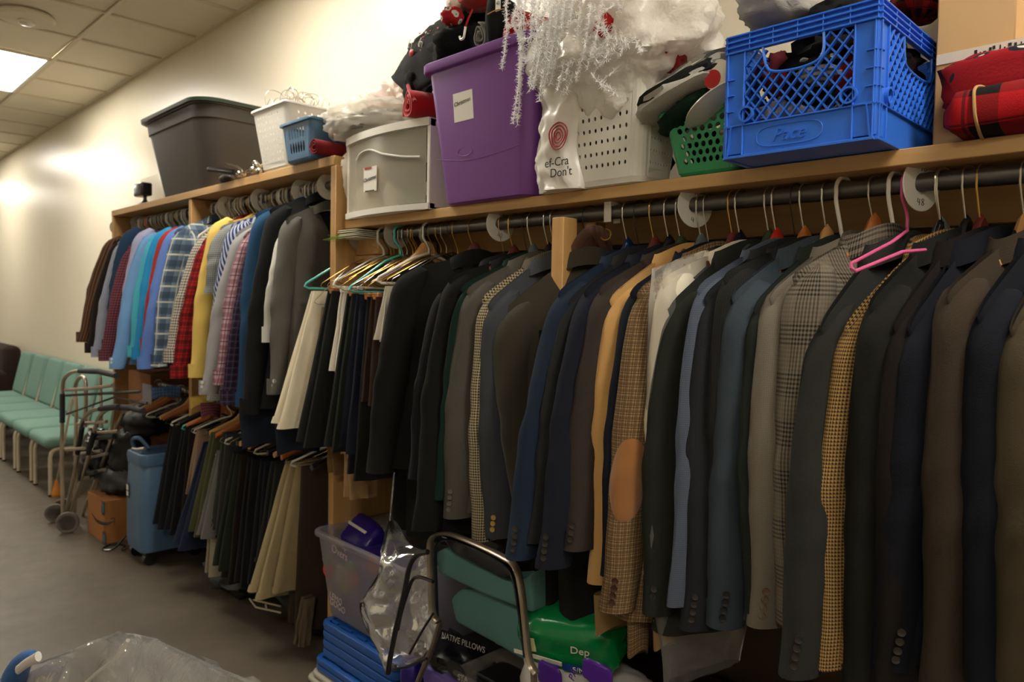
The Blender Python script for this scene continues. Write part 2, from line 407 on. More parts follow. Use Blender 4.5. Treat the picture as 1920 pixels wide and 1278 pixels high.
# ================================================================== hangers
M_wire = plain('steel wire', '#b9b4aa', .28, 1.0); M_gold = plain('brass wire', '#b99552', .3, 1.0); M_blk = plain('black wire', '#1a1816', .4, .3)
M_wht = plain('white plastic', '#ded9cc', .38); M_gry = plain('grey plastic', '#a8a296', .4)
M_wdo = wood('orange hanger wood', '#b3672a', '#8f4a1c', 1); M_wdp = wood('pale hanger wood', '#c99a5c', '#a87a44', 1); M_wdr = plain('red hanger', '#b3281a', .3); M_wdd = wood('mahogany hanger', '#6b2418', '#451510', 1)
M_blkp = plain('black plastic', '#17171a', .25); M_pink = plain('pink hanger plastic', '#d05a8c', .35); M_aqua = plain('aqua hanger plastic', '#4fb7ad', .35); M_cl = plain('smoke plastic', '#5a6264', .15); M_blu = plain('navy plastic', '#14285a', .25); M_grn = plain('dark green plastic', '#2a3a20', .4); M_org = plain('orange hanger plastic', '#d2602c', .4)
HC = {}
STOPW = {'a', 'an', 'the', 'of', 'in', 'on', 'by', 'with', 'and', 'under', 'beside', 'behind', 'between', 'next', 'to', 'from', 'its', 'right', 'left', 'at', 'as', 'over'}
HN = {'wire': 'steel wire', 'gold': 'brass wire', 'black': 'black wire', 'white': 'white plastic', 'grey': 'grey plastic', 'wood': 'orange wood', 'pale': 'pale wood', 'red': 'red', 'mahog': 'dark red wood', 'blackp': 'black plastic', 'pink': 'pink', 'aqua': 'aqua plastic', 'clear': 'smoky plastic', 'navy': 'navy plastic', 'green': 'dark green', 'orange': 'orange plastic'}
def hlabel(style, lab):
    ws = (HN[style]+' hanger holding the '+lab).split()[:16]
    while ws[-1].strip(',') in STOPW: ws.pop()
    return ' '.join(ws).rstrip(',')
def hook_pts(R, u, n, r, drop, tilt=0.0):
    pts = []
    rr = r+.004
    for k in range(9):
        a = PI*1.12-PI*1.22*k/8
        pts.append(R+u*math.cos(a)*rr+V((0, 0, 1))*(math.sin(a)*rr))
    pts.append(R+u*(rr*.9)+V((0, 0, -rr*1.1))); pts.append(R+u*.006+V((0, 0, -drop*.62))+n*tilt); pts.append(R+V((0, 0, -drop*.8))+n*tilt); pts.append(R+V((0, 0, -drop))+n*tilt)
    return catmull(pts, 3)
def hanger(R, u, n, a, slope, style='wire', drop=.085, label=None, rr=.0195, group=None, bar_=True, par=None, hook=None):
    """R: centre of the rod at this hanger; u: shoulder direction; a: half width"""
    mats = dict(wire=(M_wire, M_wire), gold=(M_gold, M_gold), black=(M_blk, M_blk), white=(M_wht, M_wht), grey=(M_gry, M_gry), wood=(M_wire, M_wdo), pale=(M_wire, M_wdp), red=(M_wire, M_wdr),
                mahog=(M_gold, M_wdd), blackp=(M_wire, M_blkp), pink=(M_pink, M_pink), aqua=(M_aqua, M_aqua), clear=(M_wire, M_cl), navy=(M_wire, M_blu), green=(M_wire, M_grn), orange=(M_org, M_org))[style]
    nm = {'wire': 'wire', 'gold': 'brass wire', 'black': 'black wire', 'white': 'white plastic', 'grey': 'grey plastic', 'wood': 'orange wood', 'pale': 'pale wood', 'red': 'red', 'mahog': 'dark red wood', 'blackp': 'black plastic', 'pink': 'pink', 'aqua': 'aqua plastic', 'clear': 'smoky plastic', 'navy': 'navy plastic', 'green': 'dark green', 'orange': 'orange plastic'}[style]
    thin = style in ('wire', 'gold', 'black'); tub_ = style in ('white', 'grey', 'pink', 'aqua', 'orange')
    h = thing('clothes_hanger', label or nm+' clothes hanger on the rod', 'hanger', R-V((0, 0, drop)), group)
    bm = B(); hr = .0014 if thin else (.0046 if tub_ else .002)
    tube(bm, hook_pts(R, u, n, rr+hr, drop), hr, 6)
    if thin and (HC.setdefault('k', 0) % 2 == 0):
        for k in range(5): tube(bm, [R+V((0, 0, -drop*.78-.006*k))+n*.002, R+V((0, 0, -drop*.78-.006*k-.004))-n*.002], .002, 5)
    HC['k'] = HC.get('k', 0)+1
    obj('hook', bm, mats[0], h)
    if bar_:
        N = R-V((0, 0, drop)); bm = B()
        E1 = N+u*(a-.012)-V((0, 0, slope)); E2 = N-u*(a-.012)-V((0, 0, slope))
        if thin or tub_:
            r2 = .0015 if thin else .0048
            P = [N, N+u*a*.3-V((0, 0, slope*.22)), E1, E1+u*.006-V((0, 0, .012)), E1-u*.01-V((0, 0, .02)), E2+u*.01-V((0, 0, .02)), E2-u*.006-V((0, 0, .012)), E2, N-u*a*.3-V((0, 0, slope*.22)), N]
            tube(bm, P, r2, 6); obj('shoulder_loop', bm, mats[1], h)
        else:
            secs = []
            for k in range(17):
                s = -1+2*k/16; z = -slope*abs(s)**1.25; hh = .013+.011*(1-abs(s))+.006*(1 if abs(s) < .2 else 0); ww = .010+.006*abs(s)
                c = N+u*(s*(a-.02))+V((0, 0, z+hh*.1+.030*max(0, 1-(abs(s)/.30)**2))); secs.append([bm.verts.new(c+n*math.cos(2*PI*q/8)*ww+V((0, 0, 1))*math.sin(2*PI*q/8)*hh) for q in range(8)])
            for p, q in zip(secs, secs[1:]):
                for e in range(8): face(bm, [p[e], p[(e+1) % 8], q[(e+1) % 8], q[e]])
            face(bm, secs[0][::-1]); face(bm, secs[-1]); obj('shoulder_bar', bm, mats[1], h)
    return h

# ================================================================== garments
ZU = V((0, 0, 1))
def smst(x, a, b): t = min(1, max(0, (x-a)/(b-a))); return t*t*(3-2*t)
def garment(kind, name, label, cat, group, sh, cuff=None, mat=None, b=.032, yr=YR, hw=.235, zr=None, dxn=.055, neck=.128, hem=None, L=.66, hang='wire', cmat=None, smat=None, short=False,
            btn=None, dx=-.03, seed=None, collar=True, hook_off=.0, sleeve=True, far=True, hl=None, hg=None, wav=1.0, flare=None, patch=None, cbtn='#2b2624', split=None):
    """sh: pixel of the near shoulder, cuff: pixel of the near sleeve end. Built as a solid draped shell in metres."""
    zr = ZR if zr is None else zr; seed = (abs(hash_(label)) % 997) if seed is None else seed
    S = onY(sh[0], sh[1], yr-hw); N = V((S.x+dxn, yr, zr-neck)); u = V((S.x-N.x, S.y-N.y, 0)); a = u.length; u.normalize(); n = V((-u.y, u.x, 0))
    if n.x < 0: n = -n
    drop = max(.06, N.z-S.z)
    if cuff is not None:
        C = onX(cuff[0], cuff[1], S.x+dx); C.y = max(min(C.y, S.y+.03), S.y-.22)
        # keep the pixel column honest after the clamp
        C = onY(cuff[0], cuff[1], C.y)
    else: C = S+V((dx, -.06, -L))
    if flare is not None: C.y = S.y-flare
    hz = (C.z+.02 if hem is None else hem); ph = seed*.37; dn = (C-S).dot(n); du = (C-S).dot(u)
    root = thing(name, label, cat, V((N.x, N.y, hz)), group)
    def body(w, t, th):
        s = math.cos(th); s = math.copysign(abs(s)**.8, s); sd = math.sin(th)
        arm = 1-.17*smst(t, .0, .10) if sleeve else 1; arm += .05*smst(t, .5, 1)
        ztop = N.z-drop*(max(0, (abs(s)-.16))/.84)**1.15
        if abs(s) > .9: ztop -= .012*((abs(s)-.9)/.1)**2
        z = ztop+(hz-ztop)*t; tt = (N.z-z)/(N.z-hz)
        th_ = b*(.30+.70*smst(t, 0, .12))*(abs(sd)**.55)*math.copysign(1, sd)*(1+.25*smst(t, .6, 1))
        th_ *= (.55+.45*smst(t, .0, .05))
        f = wav*(.0055*math.sin(9*s+ph+t*2.0)+.008*math.sin(5.1*s-ph*1.7-t*1.1))*smst(t, .10, .8)
        f += wav*.015*(noise.noise(V((s*2.4, t*3.2, seed*.7))))*smst(t, .02, .3)
        p = N+u*(s*a*arm*(1)+du*.55*t*t)+n*(th_+f+dn*.7*t)
        p.z = z; return p, (s*a*1.0+(0 if sd > 0 else .7), z)
    bm = B(); shell(bm, lambda q, t: body(0, t, 2*PI*q), 36, 26)
    obj('body' if kind != 'trousers' else 'legs', bm, mat, root)
    smat = smat or mat
    if sleeve:
        def mk(sgn, C2, S2, nm='sleeve'):
            ru, rn = (.064, min(.044, b*1.25+.006)) if kind == 'jacket' else (.062, min(.042, b*1.2+.008))
            rc = .82 if kind == 'jacket' else .66; slp = drop/a*.95
            A = S2-u*sgn*.058; Cc = C2-u*sgn*.045
            Lz = A.z-Cc.z
            def fn(q, t):
                h = t*Lz; k = min(1, h/.085); dome = math.sqrt(max(0, 1-(1-k)**2)); dome = .10+.90*dome
                taper = 1-(1-rc)*t; th = 2*PI*q
                bend = .020*math.sin(PI*min(1, t*1.15)); wr = 1+.05*math.sin(3*th+ph+t*9)+.05*noise.noise(V((math.cos(th), math.sin(th)+seed, t*7)))
                wr += .05*math.sin(34*t+ph+2*math.sin(th))*math.exp(-((t-.52)/.16)**2)*wav
                cen = A.lerp(Cc, t)+u*sgn*(bend-.012*(1-dome))+n*(.006*math.sin(4*t+ph))
                p = cen+u*math.cos(th)*ru*dome*taper*wr+n*math.sin(th)*rn*dome*taper*wr
                ins = .060-(p-cen).dot(u)*sgn
                p.z = S2.z+.004-h+slp*max(0, ins)*(1-smst(h, .02, .2))
                return p, (q*2*PI*.05+.3, p.z)
            bm = B(); VV = shell(bm, fn, 22, 34); o = obj(nm, bm, smat, root)
            if sgn == 1: mk.fn = fn; mk.A = A; mk.C = Cc
            return o, Cc, ru*rc, rn*rc
        if short:
            C3 = S+(C-S)*.38-u*(-.02); o, Cc, ru, rn = mk(1, C3, S)
        else: o, Cc, ru, rn = mk(1, C, S)
        if btn:
            bb = plain('button '+cbtn, cbtn, .25)
            d = (V((.42, -.9, 0))).normalized(); tang = V((0, 0, 1)).cross(d).normalized()
            for k in range(btn):
                c = Cc+u*ru*.80+n*rn*.62+ZU*(.035+k*.019)+n*.003*k; nn = (u*.75+n*.66).normalized(); t1 = ZU.cross(nn).normalized()
                q = B(); lathe(q, [(.0075, -.001), (.0085, .002), (.0078, .004), (.005, .0032), (0, .0032)], frame(t1, nn.cross(t1), nn, c), 12); obj('button', q, bb, o)
        if kind == 'shirt' and not short:
            def cf_(q, t):
                th = 2*PI*q; p = Cc+u*math.cos(th)*(ru+.003)+n*math.sin(th)*(rn+.003); p.z = Cc.z+.062-t*.066; return p, (q*.3, p.z)
            bm = B(); shell(bm, cf_, 18, 2); obj('cuff', bm, smat, o)
        if patch:
            def pf(q, t):
                al = 2*PI*q; tt = patch[0]+t*.128*math.sin(al)*(1+.08*math.cos(al)); ang = patch[1]+t*1.12*math.cos(al)
                p, uv_ = mk.fn((ang/(2*PI)) % 1.0, tt); c_ = mk.A.lerp(mk.C, tt); d = V((p.x-c_.x, p.y-c_.y, 0)).normalized()
                return p+d*(.0035 if t < .97 else .0005), (q*.2, t*.2)
            bm = B(); shell(bm, pf, 30, 8, cap=False); obj('elbow_patch', bm, patch[2], o, label='tan suede elbow patch')
        if far: 
            S2 = N*2-S; S2.z = S.z; C2 = S2+V((.0, .02, -(S.z-C.z)*.97)); mk(-1, C2, S2)
    if collar:
        ca, cb, chh = (.088, .046, .046) if kind == 'jacket' else (.072, .042, .036)
        cb = min(cb, b*1.5+.008)
        prof = [(1.20, -.030), (1.10, -.004), (1.0, .012), (.90, .010), (.86, -.02)]
        bm = B(); uvl = bm.loops.layers.uv.verify()
        def cfn(q, t):
            th = 2*PI*q; i = t*(len(prof)-1); i0 = min(int(i), len(prof)-2); fq = i-i0
            k = prof[i0][0]*(1-fq)+prof[i0+1][0]*fq; z = prof[i0][1]*(1-fq)+prof[i0+1][1]*fq
            sag = -.03*abs(math.cos(th))**2-.012*(1-math.sin(th))*.3
            p = N+u*math.cos(th)*ca*k+n*math.sin(th)*cb*k+ZU*(z*chh/.036+sag+.012); return p, (q*.5, t*.07)
        shell(bm, cfn, 24, 8, cap=False); obj('collar', bm, cmat or mat, root)
    hanger(V((N.x+hook_off, yr, zr)), u, n, a*.50, drop*.46, hang, neck+(.008 if kind == 'jacket' else .006), hl or hlabel(hang, label), group=hg)
    return root
def hash_(s):
    h = 7
    for c in s: h = (h*131+ord(c)) & 0x7fffffff
    return h
def trousers(label, top, bot, mat, group, yr=YR, zr=None, width=.2, b=.016, name='trousers', cat='trousers', hang=None, hw=.17, dxn=.03, bw=.9, cuffm=None, seedo=0, hl=None, clipm=None, dx=0.0, neck=None, barw=None):
    zr = ZR if zr is None else zr
    S = onY(top[0], top[1], yr-hw); Bt = onX(bot[0], bot[1], S.x+dx); Bt.y = max(min(Bt.y, S.y+.10), S.y-.30); Bt = onY(bot[0], bot[1], Bt.y)
    seed = hash_(label) % 991; N = V((S.x+dxn, yr, S.z)); u = V((S.x-N.x, S.y-N.y, 0)).normalized(); n = V((-u.y, u.x, 0))
    if n.x < 0: n = -n
    root = thing(name, label, cat, V((S.x, S.y+width/2, Bt.z)), group); sh = Bt-S
    for leg in (0, 1):
        off = n*(b*1.1*(1 if leg == 0 else -1)); ph = seed+leg*2
        def fn(q, t, off=off, ph=ph, leg=leg):
            th = 2*PI*q; s = math.cos(th); s = math.copysign(abs(s)**.75, s); w = width*(1-(1-bw)*t)*.5
            cen = S-u*(width*.5)+V((sh.x*t, sh.y*t, 0))+u*(.012*leg*t)+off
            f = .005*math.sin(6*s+ph+t*3)*smst(t, .05, .6)+.012*noise.noise(V((s*2, t*3, ph)))*smst(t, 0, .4)
            p = cen+u*s*w+n*(math.copysign(abs(math.sin(th))**.6, math.sin(th))*b*(.5+.5*smst(t, 0, .1))+f); p.z = S.z+(sh.z)*(t*(1 if leg == 0 else .97)); return p, (s*w+leg, p.z)
        bm = B(); shell(bm, fn, 22, 18); o = obj('trouser_leg', bm, mat, root)
        if cuffm:
            def fc(q, t):
                p, uv_ = fn(q, .955+.05*t); c_ = S-u*(width*.5)+V((sh.x, sh.y, 0))+off; d = V((p.x-c_.x, p.y-c_.y, 0)); p = p+d*.05; return p, uv_
            bm = B(); shell(bm, fc, 22, 2); obj('turn_up', bm, mat, o)
    if hang:
        hz = zr-S.z; R = V((N.x, yr, zr)); h = hanger(R, u, n, .215, max(.03, hz-.115), hang, neck or .085, hl or hlabel(hang, label), rr=.0195)
        if clipm:
            for sgn in (1, -.1):
                c = S-u*(width*.5)+u*(width*.42*sgn)+ZU*.002; bm = B(); bx(bm, (0, 0, 0), (.022, .05, .026), .003, frame(u, n, ZU, c)); obj('clip', bm, clipm, h)
    return root
def size_disc(R, d, label, txt, mat, yaw=.0, r=.052):
    n = V((math.cos(yaw), math.sin(yaw), 0)); u = V((-n.y, n.x, 0)); o = thing('size_divider', label, 'size marker', R, None)
    bm = B(); prof = [(.021, -.0016), (r, -.0016), (r+.0012, 0), (r, .0016), (.021, .0016), (.021, -.0016)]
    lathe(bm, prof, frame(u, ZU, u.cross(ZU), R-ZU*d), 36); obj('disc', bm, mat, o)
    nn = u.cross(ZU)
    k = 0
    for t_, (px, pz) in zip(txt, ((-.008, .031), (-.012, -.041))):
        lines = []; x = 0
        for ch in t_:
            for L in DIG.get(ch, []): lines.append([((a+x)*.0095+px, b*.014+pz-.003) for a, b in L])
            x += 1.25
        if lines:
            for sd in ((1,) if nn.x > 0 else (-1,)): strokes(lines, .0007, R-ZU*d+nn*.0012*sd, u*sd, ZU, M_ink, o)
    return o
M_ink = plain('marker ink', '#121214', .6)
# ================================================================== cloth palette
KJ = 1.0
KDEF[0] = .62
F = dict(
 navyblue=fab('navy wool', '#26354c'), darknavy=fab('dark navy wool', '#1f2334'), charweave=fab('charcoal weave', '#2b2c2e', 'grid', '#3a3b3d', s=.004), brown=fab('brown wool', '#4a403a'),
 camel=fab('camel wool', '#d9a866', weave=.25, sheen=.3, k=0.9), midnight=fab('midnight wool', '#1a2030'), tan=fab('tan check tweed', '#a98a62', 'plaid', '#5c4630', '#3a2a1e', s=.0165, k=0.85), cream=fab('cream cloth', '#e8dfc9', weave=.15, k=1),
 chargreen=fab('charcoal green wool', '#33362f'), greyblue=fab('grey blue melange', '#6b7588', 'grid', '#525c70', s=.005, k=0.75), slate=fab('slate wool', '#32353b'), blackgrey=fab('black grey wool', '#2b2b2b', 'pin', '#3c3c3c', s=.008),
 steel=fab('steel blue wool', '#4e5a66'), darkgreen=fab('dark green grey wool', '#2e342f'), taupe=fab('taupe linen wool', '#8f8679', 'grid', '#7d7467', s=.004, k=0.8), glen=fab('glen check wool', '#8b8070', 'glen', '#2e2823', s=.0115, k=0.8),
 gravel=fab('dark grey wool', '#3a3b37'), gold=fab('gold houndstooth', '#c9a063', 'hound', '#3a2b1b', s=.0075, k=0.8), char=fab('charcoal wool', '#262623'), umber=fab('umber black wool', '#231c1b'), ink=fab('ink navy wool', '#1a1d2b'),
 tweed=fab('brown tweed', '#5a4b3c', 'grid', '#463a2e', s=.003, weave=.6), ink2=fab('deep navy wool', '#171b27'), olive2=fab('brown olive wool', '#5a4e3a'), black=fab('black wool', '#1a1917'), charpin=fab('charcoal wool pinstripe', '#24242a', 'pin', '#3a3a42', s=.012),
 emerald=fab('bottle green wool', '#16362d'), greyflan=fab('grey flannel', '#66625a', weave=.5, k=0.75), hbw=fab('houndstooth brown white', '#d8c7a4', 'hound', '#2a221b', s=.0085, k=0.9), stripec=fab('striped tweed', '#a89a82', 'vstripe', '#4a4038', s=.006),
 slategrey=fab('slate grey flannel', '#5a5e66', weave=.45), olive=fab('olive brown wool', '#433e31', sheen=.1, k=0.8), linen=fab('tan lining', '#a08255', k=0.8), suede=fab('tan suede', '#a8703a', weave=.12, sheen=.4, k=0.8))
KDEF[0] = 1.0
UW = 'suit jackets on the right rod'
def jk(label, sh, cuff, mat, **kw):
    kw.setdefault('b', .03); kw.setdefault('hang', 'wire')
    return garment('jacket', 'suit_jacket', label, 'jacket', UW, sh, cuff, F[mat] if isinstance(mat, str) else mat, **kw)
# --- right of the pale post, left to right
jk('navy blue suit jacket beside the pale post and hanging belts', (1046, 545), (952, 1049), 'navyblue', btn=4, hang='navy', b=.034)
jk('fine woven charcoal jacket squeezed between the two navy ones', (1066, 560), (990, 1020), 'charweave', b=.014, far=False, hang='black')
jk('dark navy suit jacket, second navy one right of the post', (1095, 542), (1008, 1066), 'darknavy', btn=4, hang='mahog', b=.03)
jk('brown grey wool jacket just left of the camel coat', (1122, 538), (1058, 1032), 'brown', btn=3, hang='blackp', b=.03)
garment('jacket', 'overcoat', 'golden camel wool coat, the brightest garment on the right rod', 'coat', UW, (1143, 556), (1108, 1095), F['camel'], b=.03, hang='green', far=False)
jk('thin edge of a midnight blue jacket behind the checked one', (1181, 542), (1128, 1080), 'midnight', b=.02, hang='clear', far=False)
jk('tan checked tweed jacket with an oval suede elbow patch', (1194, 545), (1134, 1150), 'tan', b=.04, btn=4, cbtn='#3a2218', hang='wire', patch=(.58, .85, F['suede']), hem=.74)
jk('white dress jacket wrapped in dry cleaning film', (1240, 521), (1214, 1080), 'cream', b=.022, hang='mahog', far=False)
jk('wide charcoal green jacket right of the film wrapped white one', (1252, 570), (1208, 1152), 'chargreen', b=.042, hang='blackp', btn=3, hem=.73)
jk('grey blue marled jacket seen as a pale narrow strip', (1307, 535), (1258, 1140), 'greyblue', b=.016, hang='green', far=False)
jk('dark slate jacket with buttoned cuff next to the grey blue strip', (1320, 552), (1282, 1182), 'slate', b=.028, btn=4, hang='red')
jk('faintly striped black grey jacket under the red topped hanger', (1356, 512), (1330, 1120), 'blackgrey', b=.022, hang='black', far=False)
jk('steel blue grey jacket with three dark cuff buttons', (1372, 549), (1338, 1180), 'steel', b=.034, btn=4, cbtn='#181a1e', hang='wood')
jk('dark green grey jacket between the steel blue and taupe ones', (1413, 570), (1400, 1150), 'darkgreen', b=.016, hang='pale', far=False)
jk('light taupe linen weave jacket with brown cuff buttons', (1442, 549), (1410, 1176), 'taupe', b=.034, btn=4, cbtn='#5a4632', hang='white')
jk('brown glen check jacket with a large turned up collar', (1486, 512), (1468, 1176), 'glen', b=.042, hang='wood', neck=.11, dxn=.075)
jk('plain dark grey jacket under the bright pink hanger', (1538, 607), (1468, 1270), 'gravel', b=.040, hang='white', btn=4, hl='white plastic hanger with a thick hook above the plain dark grey jacket')
jk('gold and brown houndstooth jacket seen as a narrow strip', (1583, 606), (1533, 1255), 'gold', b=.014, hang='clear', far=False, cbtn='#3a2b1b', dxn=.10)
jk('charcoal jacket right of the gold houndstooth strip', (1629, 565), (1600, 1290), 'char', b=.040, hang='blackp', hl='black hanger with a red size collar on its hook')
jk('umber black jacket between the charcoal and ink navy ones', (1676, 602), (1650, 1290), 'umber', b=.024, hang='blackp', far=False)
jk('ink navy jacket left of the brown tweed', (1703, 607), (1655, 1260), 'ink', b=.036, hang='mahog', btn=4)
jk('coarse brown tweed jacket near the right end', (1773, 545), (1745, 1290), 'tweed', b=.036, hang='pale', dxn=.07)
jk('deep navy jacket second from the right edge', (1833, 582), (1838, 1290), 'ink2', b=.034, hang='clear')
jk('brown olive jacket cut by the right edge of the picture', (1894, 607), (1896, 1290), 'olive2', b=.034, hang='blackp')
jk('last dark jacket beyond the right edge', (1985, 600), (1990, 1290), 'umber', b=.034, hang='wood')
# film over the white jacket
def film_cover(label, sh, cuff, b, hz, dxn=.055):
    S = onY(sh[0], sh[1], YR-.245); N = V((S.x+dxn, YR, ZR-.115)); u = V((S.x-N.x, S.y-N.y, 0)); a = u.length+.01; u.normalize(); n = V((-u.y, u.x, 0)); n = n if n.x > 0 else -n
    drop = N.z-S.z-.01; ph = 3.3
    def fn(q, t):
        th = 2*PI*q; s = math.cos(th); s = math.copysign(abs(s)**.8, s); zt = N.z-drop*(max(0, abs(s)-.1)/.9)**1.1
        z = zt+(hz-zt)*t; f = .010*noise.noise(V((s*5, t*9, ph)))+.004*math.sin(17*s+t*6)
        p = N+u*(s*a*(1+.02*math.sin(9*t)))+n*(b*(.35+.65*smst(t, 0, .1))*math.copysign(abs(math.sin(th))**.6, math.sin(th))+f)+u*.02*t*t; p = N+(p-N)*1.0; k_=1-.5*smst(t,.6,1); p.x = N.x+.0+(p.x-N.x)*k_; p.y = (N.y-.12)+(p.y-N.y+.12)*k_; p.z = z; return p, (s, z)
    bm = B(); shell(bm, fn, 48, 40, cap=False); o = obj('garment_film', bm, film('dry cleaning film', fac=.03, diff=.07, rough=.15, bump=.2), sharp=80); return tag(o, label, 'plastic cover')
film_cover('clear dry cleaning film hanging over the white jacket', (1232, 512), None, .034, .60)
# shirt tails and linings that peep out below: tan lining under tweed
for nm, lab, px, py, w, h, mt in (('lining_tail', 'pale tan lining tail below the checked tweed jacket', 1152, 1120, .085, .10, 'linen'), ('lining_tail', 'small tan lining tail below the slate jacket', 1248, 1170, .05, .07, 'linen'), ('jacket_tail', 'checked jacket tail behind the charcoal green jacket', 1198, 1150, .045, .12, 'tan')):
    c = onY(px, py, -.50); bm = B(); uD = V((-.25, -.97, 0)); nD = V((.97, -.25, 0))
    def fn(q, t, c=c, w=w, h=h):
        th = 2*PI*q; p = c+uD*math.cos(th)*w*.8*(1-.15*t)+nD*math.sin(th)*.018+V((0, 0, .02-t*h)); p.z -= .012*math.cos(2*th)*t; return p, (q*.3, t*h)
    shell(bm, fn, 20, 6); tag(obj(nm, bm, F[mt]), lab, 'garment')
# --- middle bay jackets
UM = 'jackets in the middle bay left of the post'
def jm(label, sh, cuff, mat, **kw):
    kw.setdefault('b', .03)
    return garment('jacket', 'suit_jacket', label, 'jacket', UM, sh, cuff, F[mat], **kw)
jm('wide black suit jacket at the left end of the middle bay', (748, 508), (690, 888), 'black', b=.055, hang='mahog', dxn=.12, neck=.11)
jm('narrow charcoal pinstripe jacket behind the wide black one', (822, 538), (768, 900), 'charpin', b=.02, far=False, hang='gold')
jm('charcoal black jacket with long plain sleeve beside the green edge', (840, 517), (775, 995), 'black', b=.045, hang='mahog', hem=.80)
jm('bottle green jacket showing only a thin dark green edge', (864, 535), (820, 940), 'emerald', b=.014, far=False, hang='black')
jm('crumpled grey flannel jacket with four round cuff buttons', (874, 540), (834, 972), 'greyflan', b=.034, btn=4, cbtn='#55504a', hang='clear')
jm('brown and white houndstooth jacket with a striped collar', (903, 556), (889, 1016), 'hbw', b=.022, cmat=F['stripec'], hang='blackp', far=False)
jm('slate grey flannel jacket next to the olive one', (914, 566), (915, 1010), 'slategrey', b=.028, hang='wire', btn=3, cbtn='#b08a4a')
jm('olive brown jacket turned towards us beside the pale post', (930, 592), (972, 990), 'olive', b=.05, hang='black', dxn=.17, neck=.125, dx=.02, hw=.22)

# --- trousers on the left of the middle bay
UT = 'trousers on wire hangers in the middle bay'
P_cream = fab('cream twill', '#ded3b8', weave=.15); P_blk = fab('black twill', '#191918'); P_taupe = fab('taupe twill', '#8d7a66'); P_white = fab('white twill', '#d9d3c4', weave=.1); P_dgr = fab('black green twill', '#1c201c')
P_navy = fab('navy twill', '#171d2e'); P_brn = fab('dark brown twill', '#37251c'); P_tan = fab('tan twill', '#b08e64'); P_br2 = fab('mid brown twill', '#7d5f3e')
M_clip = wood('clip wood', '#b9773e', '#8f5526', 0)
trousers('cream trousers with a turned up hem, swung out at the left end', (586, 545), (528, 800), P_cream, UT, width=.13, hang='aqua', dxn=.05, hl='white and aqua plastic hanger sticking out over the cream trousers', dx=.0, bw=1.3, b=.02, cuffm=P_cream)
trousers('thin taupe trousers behind the cream pair', (604, 575), (585, 760), P_taupe, UT, width=.1, hang='wire', dxn=.05, b=.008)
trousers('long black trousers right of the cream pair', (618, 545), (560, 838), P_blk, UT, width=.2, hang='gold', b=.02, clipm=M_clip)
trousers('white trousers hanging between two black pairs', (642, 543), (622, 700), P_white, UT, width=.12, hang='white', b=.012, clipm=M_wht, hl='white plastic hanger with a trouser clip over the white trousers')
trousers('black green trousers right of the white pair', (655, 550), (612, 846), P_dgr, UT, width=.2, hang='gold', b=.02, clipm=M_clip)
trousers('navy trousers half hidden behind the brown pair', (672, 552), (640, 850), P_navy, UT, width=.2, hang='aqua', b=.018, hl='bright aqua wire hanger in the middle of the trousers')
trousers('tan trousers with a long hem below the brown pair', (668, 640), (645, 858), P_tan, UT, width=.1, hang=None, b=.012)
trousers('black trousers under the wooden clip hanger', (684, 556), (655, 900), P_blk, UT, width=.2, hang='wire', b=.018, clipm=M_clip)
trousers('silky dark brown trousers beside the wide black jacket', (700, 556), (682, 760), P_brn, UT, width=.2, hang='gold', b=.02, clipm=M_clip)
trousers('white trousers seen as a thin strip against the black jacket', (724, 536), (706, 640), P_white, UT, width=.1, hang='white', b=.008, hl='white plastic hanger nearest to the wide black jacket')
trousers('mid brown trouser hem hanging in front of the end panel', (612, 800), (618, 890), P_br2, UT, width=.22, hang=None, b=.01)
trousers('tan trouser hem left of the purple packages', (648, 840), (650, 935), P_tan, UT, width=.13, hang=None, b=.012)
# extra empty hangers (brass and wood) crowding the rod
uu = V((-.25, -.97, 0)).normalized(); nn = V((.97, -.25, 0)).normalized()
for k in range(16):
    x = -2.50+.032*k+rnd.uniform(-.008, .008); st = ('gold', 'wire', 'black', 'gold')[k % 4]; a_ = rnd.uniform(-.12, .12)
    u2 = (uu+nn*a_).normalized(); n2 = V((-u2.y, u2.x, 0)); n2 = n2 if n2.x > 0 else -n2
    hanger(V((x, YR, ZR)), u2, n2, .215, .10, st, .09+rnd.uniform(-.01, .02), dict(gold='empty brass wire hanger among the trousers in the middle bay', wire='empty steel wire hanger among the trousers in the middle bay', black='empty black wire hanger among the trousers in the middle bay')[st], group=dict(gold='empty brass hangers', wire='empty steel hangers', black='empty black hangers')[st])
hanger(V((onY(800, 440, YR).x, YR, ZR)), uu, nn, .2, .09, 'pale', .10, 'bare pale wooden hanger standing proud left of the wide black jacket')
# pink hanger hooked over the dark grey jacket, with its own tag
Rp = onY(1700, 352, YR); Rp = V((Rp.x+.004, YR, ZR)); up_ = V((-.18, -.98, 0)).normalized(); np_ = V((.98, -.18, 0)).normalized()
h = thing('clothes_hanger', 'bright pink plastic hanger swung out over the dark grey jacket', 'hanger', Rp)
bm = B(); tube(bm, hook_pts(Rp, up_, np_, .0235, .095), .0035, 8); obj('hook', bm, M_pink, h)
Np = onY(1706, 432, YR); q1 = onY(1596, 494, YR-.30); q2 = onY(1604, 508, YR-.30); q3 = onY(1692, 472, YR-.22); bm = B(); N0 = Rp-V((0, 0, .095))
tube(bm, [N0, N0.lerp(q1, .12)+V((.012, 0, .002)), N0.lerp(q1, .5)+V((.02, 0, .004)), q1, q1-V((0, 0, .008)), q2, q3, q3+V((.01, .1, .01))], .0036, 8); obj('shoulder_loop', bm, M_pink, h)
